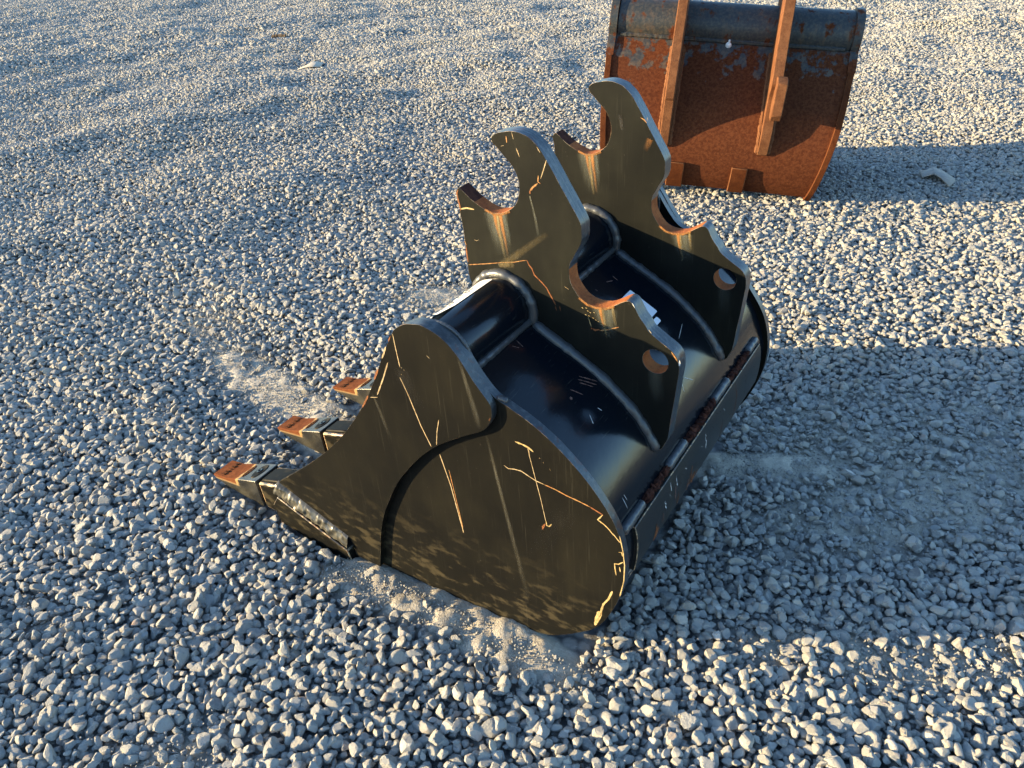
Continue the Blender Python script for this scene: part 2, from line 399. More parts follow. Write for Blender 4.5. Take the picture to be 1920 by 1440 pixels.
def keepA(x, y):
    k = near_cell(x, y) & visible(x, y, .7)
    k &= ~inside_bucket(x, y) & ~inside_red(x, y)
    return k & (rng.uniform(0, 1, len(x)) > dirt(x, y) * .93)
X, Y, S = scatter(.0143, -4, 4, .2, 4.6, .0090, .0165, .030, keepA)
dA = dirt(X, Y); hA = relief(X, Y)
Z = GZ + hA - .003 + rng.uniform(-.005, .006, len(X)) + (S - .0175) * .25 - dA * S * .25
def keepB(x, y):
    return near_cell(x, y) & visible(x, y, .5) & ~inside_bucket(x, y) & ~inside_red(x, y)
XB, YB, SB = scatter(.0125, -4, 4, .2, 4.6, .005, .0095, .015, keepB)
dB = dirt(XB, YB); kb = rng.uniform(0, 1, len(XB)) > dB * .62; XB, YB, SB, dB = XB[kb], YB[kb], SB[kb], dB[kb]
SB *= 1 - .55 * dB
ZB = GZ + relief(XB, YB) - .0130 + rng.uniform(-.003, .004, len(XB)) + dB * .0105
kd = lambda x, y: (rng.uniform(0, 1, len(x)) < dirt(x, y)) & visible(x, y, .3) & ~inside_bucket(x, y)
XC, YC, SC = scatter(.0075, -1.6, 1.8, .4, 2.6, .0018, .0036, .008, kd)
ZC = GZ + relief(XC, YC) - .0005 + rng.uniform(-.001, .002, len(XC))
stones_instanced('gravel', np.r_[X, XB, XC], np.r_[Y, YB, YC], np.r_[Z, ZB, ZC], np.r_[S, SB, SC], 'loose grey crushed stone covering the yard around the black bucket')
print('stones', len(X), len(XB), len(XC))
# farther off: the same stones, coarser meshes
far_col = bpy.data.collections.new('far_stone_shapes')
for k in range(12):
    me = bpy.data.meshes.new('far_stone_shape'); me.from_pydata(stone_verts(V1, rng).tolist(), [], T1.tolist()); me.shade_smooth(); me.set_sharp_from_angle(angle=math.radians(24)); me.materials.append(STONE)
    far_col.objects.link(bpy.data.objects.new('far_stone_shape', me))
PX, PY, PS = [], [], []
for sp, lo, hi, sm in ((.0165, SPLIT, 6.0, .0185), (.020, 6.0, 8.5, .0225), (.029, 8.5, 18.5, .031)):
    kf = lambda x, y: ~near_cell(x, y) & (np.hypot(x, y) >= (lo if lo > SPLIT else 0)) & (np.hypot(x, y) < hi) & visible(x, y, .9 + .16 * np.hypot(x, y)) & (rng.uniform(0, 1, len(x)) > dirt(x, y) * 1.2)
    a, b_, c = scatter(sp, -13.5, 11, .0, 17.5, sm*.55, sm, sm*1.7, kf); PX.append(a); PY.append(b_); PS.append(c)
X, Y, S = np.concatenate(PX), np.concatenate(PY), np.concatenate(PS)
fd = np.clip(1.4 - np.hypot(X, Y - 4) / 18, 0, 1)
o = stones_instanced('gravel', X, Y, GZ + relief(X, Y) * fd - .003 + rng.uniform(-.008, .006, len(X)), S, 'sunlit grey gravel stretching away behind the buckets')
o.modifiers[0].node_group.nodes['Collection Info'].inputs['Collection'].default_value = far_col
print('far stones', len(X))

# ------------------------------------------------------------------ the black digging bucket
W_ = Vector((.5512444, .8326457, .05320486)); FW = Vector((-.83382671, .55202628, 0)); Z_ = Vector((-.02937048, -.04436364, .99858362))
root = link(bpy.data.objects.new('excavator_bucket', None))
root.matrix_world = Matrix(((W_.x, FW.x, Z_.x, -.03629466), (W_.y, FW.y, Z_.y, 1.16153404), (W_.z, FW.z, Z_.z, 0), (0, 0, 0, 1)))
root.empty_display_size = .2
tag(root, 'scratched black digging bucket with hooked ears and rust-tipped teeth on the gravel in front', 'bucket', 'excavator buckets')
A0, STEP, S2, TH = -.19163, .0125, .29027, .025
WN, WF = A0, S2 + TH - A0            # outer faces of the two sides (near, far)
PROUD = [(.381,.091),(.295,.160),(.228,.219),(.174,.274),(.139,.315),(.105,.361),(.087,.388),(.063,.430),(.049,.457),(.037,.480),(.023,.504),(.011,.524),(.007,.529),(-.003,.537),(-.016,.544),(-.029,.547),(-.041,.549),(-.052,.547),(-.065,.543),(-.075,.538),(-.086,.531),(-.094,.523),(-.102,.514),(-.113,.498),(-.124,.481),(-.140,.461),(-.148,.450),(-.150,.437),(-.147,.422),(-.137,.405),(-.123,.393),(-.092,.374),(-.054,.348),(-.031,.329),(-.001,.299),(.032,.259),(.059,.220),(.083,.176),(.106,.128),(.125,.069),(.138,.009),(.145,-.022),(.205,-.022),(.212,.018)]
DISC = [(-.150,.453),(-.165,.447),(-.176,.442),(-.199,.432),(-.231,.413),(-.260,.390),(-.287,.364),(-.307,.340),(-.326,.312),(-.337,.289),(-.345,.262),(-.350,.227),(-.349,.190),(-.342,.153),(-.330,.116),(-.314,.080),(-.293,.051),(-.251,.014),(-.214,-.010),(-.176,-.020),(-.136,-.026),(-.055,-.028),(.074,-.028),(.20,-.024),(.215,.020),(.37,.082),(.375,.091),(.290,.158),(.224,.216),(.170,.272),(.135,.313),(.102,.358),(.060,.428),(.034,.478),(.008,.524),(-.016,.541),(-.041,.546),(-.065,.541),(-.086,.529),(-.102,.512),(-.113,.496),(-.124,.480),(-.138,.463)]
EAR = [(.014,.670),(.010,.668),(.002,.662),(-.007,.655),(-.018,.649),(-.028,.644),(-.038,.641),(-.047,.640),(-.060,.642),(-.072,.648),(-.082,.656),(-.088,.664),(-.091,.673),(-.093,.682),(-.093,.691),(-.092,.697),(-.090,.703),(-.086,.711),(-.080,.719),(-.073,.725),(-.066,.732),(-.060,.738),(-.054,.743),(-.051,.748),(-.052,.752),(-.056,.756),(-.063,.759),(-.072,.761),(-.082,.763),(-.094,.763),(-.103,.761),(-.112,.758),(-.119,.753),(-.126,.747),(-.132,.740),(-.138,.731),(-.144,.722),(-.151,.711),(-.160,.696),(-.169,.682),(-.177,.669),(-.183,.660),(-.189,.649),(-.191,.643),(-.191,.635),(-.191,.624),(-.188,.614),(-.181,.602),(-.175,.590),(-.172,.585),(-.170,.575),(-.170,.565),(-.172,.554),(-.178,.543),(-.188,.531),(-.199,.525),(-.212,.523),(-.228,.525),(-.242,.532),(-.252,.539),(-.261,.544),(-.267,.544),(-.272,.540),(-.278,.529),(-.284,.520),(-.291,.512),(-.296,.504),(-.307,.496),(-.320,.488),(-.332,.481),(-.340,.473),(-.344,.462),(-.345,.447),(-.343,.427),(-.341,.399),(-.338,.370),(-.336,.345),(-.334,.324),(-.330,.314),(-.320,.298)]
EAR_IN = [(-.29,.325),(-.26,.36),(-.22,.39),(-.16,.42),(-.09,.455),(-.05,.465),(-.01,.485),(.007,.515),(.011,.528),(.012,.553),(.013,.604),(.016,.628),(.017,.649),(.020,.663)]
WRAP = [(-.090,.480),(-.105,.472),(-.138,.454),(-.166,.440),(-.193,.425),(-.220,.409),(-.247,.388),(-.267,.371),(-.285,.352),(-.302,.328),(-.318,.300),(-.330,.272),(-.3385,.246),(-.3415,.222),(-.3405,.190),(-.334,.153),(-.322,.118),(-.306,.084),(-.286,.056),(-.268,.036),(-.247,.020),(-.212,.000),(-.175,-.012),(-.130,-.018),(-.050,-.020),(.100,-.020),(.240,-.020)]
def offset(pts, d):
    P = np.array(pts, float); t = np.gradient(P, axis=0); t /= np.linalg.norm(t, axis=1)[:, None]
    return P + d * np.stack([-t[:, 1], t[:, 0]], 1)
wrap_out = smooth2d(WRAP, 3, closed=False)
wrap_in = offset(wrap_out, .013)
if np.linalg.norm(wrap_in[len(wrap_in)//2]) > np.linalg.norm(np.array(wrap_out[len(wrap_out)//2])): wrap_in = offset(wrap_out, -.013)
def wrap_at(v_or_s, off=0.0):
    """points on the back plate from index fraction, lifted by off"""
    return offset(wrap_out, off if np.linalg.norm(wrap_in[40]-offset(wrap_out, .013)[40]) > 1e-6 else -off)
bm_obj('back_plate', plate_bm(wrap_out + list(wrap_in[::-1]), WN + .02, WF - .02), PAINT_TOP, root, sharp=25)
# sides: a full plate and a thicker upper plate welded over it
disc = smooth2d(DISC, 3); proud = smooth2d(PROUD, 3, sharp=(0, 41, 42))
for near in (1, 0):
    w = (lambda x: WN + x) if near else (lambda x: WF - x)
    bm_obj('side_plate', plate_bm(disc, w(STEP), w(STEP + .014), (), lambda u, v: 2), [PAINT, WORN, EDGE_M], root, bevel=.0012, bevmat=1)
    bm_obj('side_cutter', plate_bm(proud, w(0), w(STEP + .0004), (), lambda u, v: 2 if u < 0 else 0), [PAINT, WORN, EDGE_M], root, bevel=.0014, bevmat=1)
bm = bmesh.new(); cyl_bm(bm, WN + .012, WF - .012, -.0530, .4905, .0505, 96)
bm_obj('torsion_tube', bm, PAINT_TOP, root)
# ears
def rusty(u, v):
    if abs(math.hypot(u + .2157, v - .5691) - .046) < .0045 and v < .575: return 2
    if abs(math.hypot(u + .0495, v - .687) - .0467) < .005 and v < .69: return 2
    if -.04 < u < .016 and .63 < v < .672 and v - .641 > (u + .04) * .3 - .004: return 3
    if math.hypot(u + .3085, v - .4568) < .024: return 2
    return 4
hole = [(-.3085 + .0199*math.cos(2*PI*k/40), .4568 + .0199*math.sin(2*PI*k/40)) for k in range(40)]
ear_out = smooth2d(EAR + EAR_IN, 2)
ears = []
for w in (0.0, S2):
    e_ = bm_obj('ear', plate_bm(ear_out, w, w + TH, [hole], rusty), [PAINT_EAR, WORN, RUST, RUST_DK, EDGE_M], root, sharp=30, bevel=.0018, seg=2, bevmat=1)
    ears.append(e_)
ears[0]['label'] = 'near ear with a long cream scratch bent downwards'
ears[1]['label'] = 'far ear with a small dark smudge on its horn'
# welds
def bead(pts, r, seg=8, ripple=.07, wl=.0055, jit=.25, mat=None):
    bm = bmesh.new(); tube_bm(bm, pts, r, seg, ripple, wl, jit)
    return bm_obj('weld_bead', bm, mat or WELD, root, sharp=80)
jw = [p for p in offset(wrap_out, 0) if p[0] < -.10 and p[1] > .298]
for w, sgn in ((0.0, -1), (TH, 1), (S2, -1), (S2 + TH, 1)):
    x = w + sgn * .003
    bead([(x, p[0], p[1]) for p in jw], .0092, ripple=.035, wl=.0075, jit=.22)
    arc = [(x, -.053 + .0535*math.cos(t), .4905 + .0535*math.sin(t)) for t in np.linspace(.15, PI + .35, 50)]
    bead(arc, .0083, ripple=.045, wl=.007, jit=.28)
for w in (WN + STEP + .014, WF - STEP - .014):
    bead([(w, -.053 + .052*math.cos(t), .4905 + .052*math.sin(t)) for t in np.linspace(.2, PI + .3, 40)], .003)
for a, b in ((WN + .028, -.004), (TH + .004, S2 - .004), (S2 + TH + .004, WF - .028)):
    bead([(a, -.1015, .4755), (b, -.1015, .4755)], .0065, ripple=.04, jit=.2)
bead([(x, -.104, .472) for x in np.linspace(.016, .040, 4)], .011, jit=.5)
# the bright welded rim down the back of the near side cutter
bead([(WN + .016, -.150, .453), (WN + .022, -.164, .447)], .0045, jit=.5)
# wear strip across the heel
band = [p for p in wrap_out if .160 < p[1] < .2575 and p[0] < -.3]
band_o = offset(wrap_out, 0)
nrm = lambda d: [tuple(np.array(p) + d * np.array([-1.0, (p[1] - .205) * 1.2])) for p in band]
bm_obj('wear_strip', plate_bm(nrm(.0065) + nrm(-.002)[::-1], -.130, WF - .062), [STRIP_SHEEN, WORN], root, bevel=.0012, bevmat=1)
def jag(bm, w0, w1, u, v, n, r):
    for i in range(n):
        w = w0 + (w1 - w0) * (i + random.random()) / n; q = random.uniform(.5, 1.3) * r
        c = Vector((w, u + random.uniform(-.0015, .001), v + random.uniform(-.004, .004)))
        m = Matrix.Translation(c) @ Matrix.Rotation(random.uniform(0, 6), 4, 'X') @ Matrix.Diagonal((q*.8, q*random.uniform(.5, .9), q*random.uniform(.8, 2.0), 1))
        bmesh.ops.create_icosphere(bm, subdivisions=1, radius=1.0, matrix=m)
for a, b, rag in ((-.157, -.086, 0), (-.086, .004, 1), (.004, .078, 0), (.078, .205, 1), (.205, .28, 0), (.28, .385, 1), (.385, .440, 0)):
    if rag:
        bead([(a, -.334, .264), ((a+b)/2, -.3345, .264), (b, -.334, .264)], .0055, ripple=.0, jit=.9, mat=RUST_DK)
        bm = bmesh.new(); jag(bm, a, b, -.3365, .266, int((b - a) * 700), .0042)
        tag(bm_obj('rust_flakes', bm, RUST_DK, root), kind='stuff')
    else: bead([(a, -.334, .265), (b, -.334, .265)], .0082, ripple=.015, jit=.15)
bead([(-.150, -.332, .160), (.03, -.333, .158)], .0062, ripple=.02, jit=.5)
bead([(.03, -.333, .158), (.15, -.333, .158)], .0050, ripple=.02, jit=.8, mat=RUST_DK)
bead([(.15, -.333, .158), (.43, -.333, .158)], .0062, ripple=.02, jit=.5)
LIP = [(-.322,.150),(-.310,.105),(-.286,.056),(-.262,.036),(-.268,.030),(-.292,.052),(-.3180,.100),(-.3355,.148)]
bm_obj('heel_strip', plate_bm(smooth2d(LIP, 2, sharp=(0, 3, 4, 7)), -.165, WF - .045), [STRIP_SHEEN, WORN], root, bevel=.001, bevmat=1)
# cutting edge, adapters, teeth
EDGE = [(.405,.030),(.385,.058),(.215,-.006),(.205,-.040),(.262,-.040),(.395,-.014)]
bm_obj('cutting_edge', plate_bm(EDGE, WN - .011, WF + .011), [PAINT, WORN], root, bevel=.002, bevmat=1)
bm = bmesh.new(); rows = []
for i in range(90):
    f = i / 89; row = []
    for q in range(9):
        g = q / 8; c_ = Vector((WN - .010 * g - .003 * math.sin(PI * g), .386 + .008 * g - (.172 + .008 * g) * f, .090 - .027 * g - (.064 + .001 * g) * f))
        k = .0035 * noise.fractal(c_ * 95, 1.0, 2.0, 4) + 0.0007 * abs(math.sin(i * .55 + 2 * noise.noise(c_ * 60)))
        row.append(bm.verts.new(c_ + Vector((-k if 0 < q < 8 else .004, 0, 0))))
    rows.append(row)
for P, Q in zip(rows[:-1], rows[1:]):
    for q in range(8): bm.faces.new((P[q], P[q+1], Q[q+1], Q[q]))
bm_obj('weld_bead', bm, WELD_LIT, root, sharp=60)
def loft(sections, close=True):
    """sections: (u, v_top, v_bottom, half_top, half_bottom)"""
    bm = bmesh.new(); R = []
    for u, t, b, ht, hb in sections:
        R.append([bm.verts.new(p) for p in ((-ht, u, t), (ht, u, t), (hb, u, b), (-hb, u, b))])
    for P, Q in zip(R[:-1], R[1:]):
        for k in range(4): bm.faces.new((P[k], P[(k+1) % 4], Q[(k+1) % 4], Q[k]))
    bm.faces.new(R[0][::-1]); bm.faces.new(R[-1])
    return bm
def m_tooth():
    s = NT('tooth_steel'); o = s.coord(); x = s.sep(o); n = s.noise(o, 60, 5, .65); n2 = s.noise(o, 220, 4, .65); n3 = s.noise(o, 18, 3, .5)
    g = s.n('ShaderNodeNewGeometry'); 
    edge = s.math('ADD', x[1], s.math('MULTIPLY', s.math('SUBTRACT', n, .5), .022)); edge = s.math('ADD', edge, s.math('MULTIPLY', s.math('ABSOLUTE', x[0]), -.18))
    front = s.math('MULTIPLY', s.ramp(edge, .5245, .5285), s.ramp(s.math('SUBTRACT', x[2], s.math('MULTIPLY', s.math('SUBTRACT', .608, x[1]), .13)), .006, .012))
    band = s.math('SUBTRACT', s.ramp(edge, .5185, .5230), front, True)
    band = s.math('MULTIPLY', band, s.ramp(s.math('SUBTRACT', x[2], s.math('MULTIPLY', s.math('SUBTRACT', .608, x[1]), .13)), .004, .010))
    r = s.mix(s.ramp(n, .3, .7), (.085, .026, .010), (.135, .046, .017)); r = s.mix(s.math('MULTIPLY', s.ramp(n2, .5, .7), .6), r, (.06, .02, .009))
    p = s.mix(s.ramp(n3, .3, .7), (.016, .016, .015), (.050, .047, .036))
    c = s.mix(front, p, r); c = s.mix(band, c, (.32, .20, .085))
    k = s.math('MAXIMUM', front, band)
    s.set(c, s.mixf(k, .27, .85), 0.0, s.mixf(k, .5, .06)); s.bump(n2, .35, .0015)
    return s.m
TOOTH = m_tooth()
def text_mesh(body, size, depth=0.0):
    c = bpy.data.curves.new('text', 'FONT'); c.body = body; c.size = size; c.extrude = depth; c.resolution_u = 2; c.align_x = 'CENTER'; c.align_y = 'CENTER'
    o = bpy.data.objects.new('text', c); COL.objects.link(o); dg = bpy.context.evaluated_depsgraph_get()
    me = bpy.data.meshes.new_from_object(o.evaluated_get(dg)); bpy.data.objects.remove(o); bpy.data.curves.remove(c); return me
def make_tooth(w):
    t = bm_obj('tooth', loft([(.610,.0155,.0115,.0262,.0262),(.604,.0170,.0060,.0265,.0262),(.568,.0215,-.0050,.0270,.0258),(.535,.0330,-.0085,.0282,.0262),(.512,.0420,-.0100,.0296,.0268),(.467,.0570,-.0115,.0312,.0280),(.4585,.0590,-.0115,.0312,.0280)]), [TOOTH, WORN], root, sharp=28, bevel=.0022, seg=3)
    t.location.x = w + .031
    # recessed boss with socket screw
    bm = bmesh.new()
    T = Matrix.Translation(Vector((.002, .483, .0524))) @ Matrix.Rotation(math.atan2(.0150, -.045) - PI, 4, 'X')
    bmesh.ops.create_cone(bm, cap_ends=True, segments=40, radius1=.0205, radius2=.0190, depth=.0016, matrix=T @ Matrix.Diagonal((1.15, .62, 1, 1)))
    boss = bm_obj('boss', bm, PAINT, t)
    bm = bmesh.new()
    N = 24
    rings = []
    for r, z in ((.0072, .0008), (.0072, .0024), (.0060, .0028), (.0034, .0024), (.0030, -.0004), (.0, -.0006)):
        rings.append([bm.verts.new(T @ Vector((r*math.cos(2*PI*k/N), r*math.sin(2*PI*k/N) * .92, z))) for k in range(N)])
    for P, Q in zip(rings[:-1], rings[1:]):
        for k in range(N): bm.faces.new((P[k], P[(k+1) % N], Q[(k+1) % N], Q[k]))
    bmesh.ops.remove_doubles(bm, verts=bm.verts, dist=1e-6)
    bm_obj('lock_screw', bm, PAINT_TOP, t)
    # cast numbers along the tip and the oval maker's mark behind them
    def on_top(me, u, v, slope, mat, nm):
        # text x runs from the far to the near side, text y towards the tip
        for q in me.vertices:
            x, y, z = q.co; q.co = Vector((x, u + y, v - y * slope + z))
        return mesh_obj(nm, me, mat, t)
    on_top(text_mesh('35156', .0175, .0010), .5835, .0198, .30, CAST, 'cast_number')
    bm = bmesh.new()
    for k in range(48):
        pass
    ring = []
    for a_, b_, z in ((.0205, .0062, .0002), (.0200, .0058, .0012), (.0188, .0048, .0012), (.0182, .0044, .0002)):
        ring.append([bm.verts.new(((a_*math.cos(2*PI*k/48)), .5165 + b_*math.sin(2*PI*k/48), .0401 - b_*math.sin(2*PI*k/48) * .37 + z)) for k in range(48)])
    for P, Q in zip(ring[:-1], ring[1:]):
        for k in range(48): bm.faces.new((P[k], P[(k+1) % 48], Q[(k+1) % 48], Q[k]))
    for i in range(4):
        x0 = -.0135 + i * .0072
        box_bm(bm, x0, x0 + .0046, .5140, .5190, .0395, .0419)
    bm_obj('cast_mark', bm, CAST, t)
    return t
CAST = m_rust('cast_rust', (.035, .014, .008), (.07, .028, .012), (.16, .07, .03), 2.0)
t0 = make_tooth(WN)
def copy_part(o, w):
    c = o.copy(); link(c, root); c.location.x = w + .031
    for ch in o.children:
        d = ch.copy(); link(d, c)
    return c
teeth = [t0] + [copy_part(t0, w) for w in (WN + .1855, WN + .371, .452)]
bm = loft([(.4545,.0560,-.0100,.0288,.0262),(.399,.0720,-.0130,.0300,.0280),(.372,.0800,-.0140,.0305,.0285)])
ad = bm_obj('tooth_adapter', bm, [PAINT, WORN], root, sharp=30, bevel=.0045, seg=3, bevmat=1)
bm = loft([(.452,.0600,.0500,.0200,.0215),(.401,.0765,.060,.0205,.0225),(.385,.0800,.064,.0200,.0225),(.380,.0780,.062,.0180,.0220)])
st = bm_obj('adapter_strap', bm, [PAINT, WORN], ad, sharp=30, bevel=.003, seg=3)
bm = loft([(.470,.0440,.0000,.0200,.0200),(.450,.0470,-.002,.0210,.0210)])
nose = bm_obj('nose', bm, PAINT_TOP, ad)
ad.location.x = WN + .031
for w in (WN + .1855, WN + .371, .452): copy_part(ad, w)
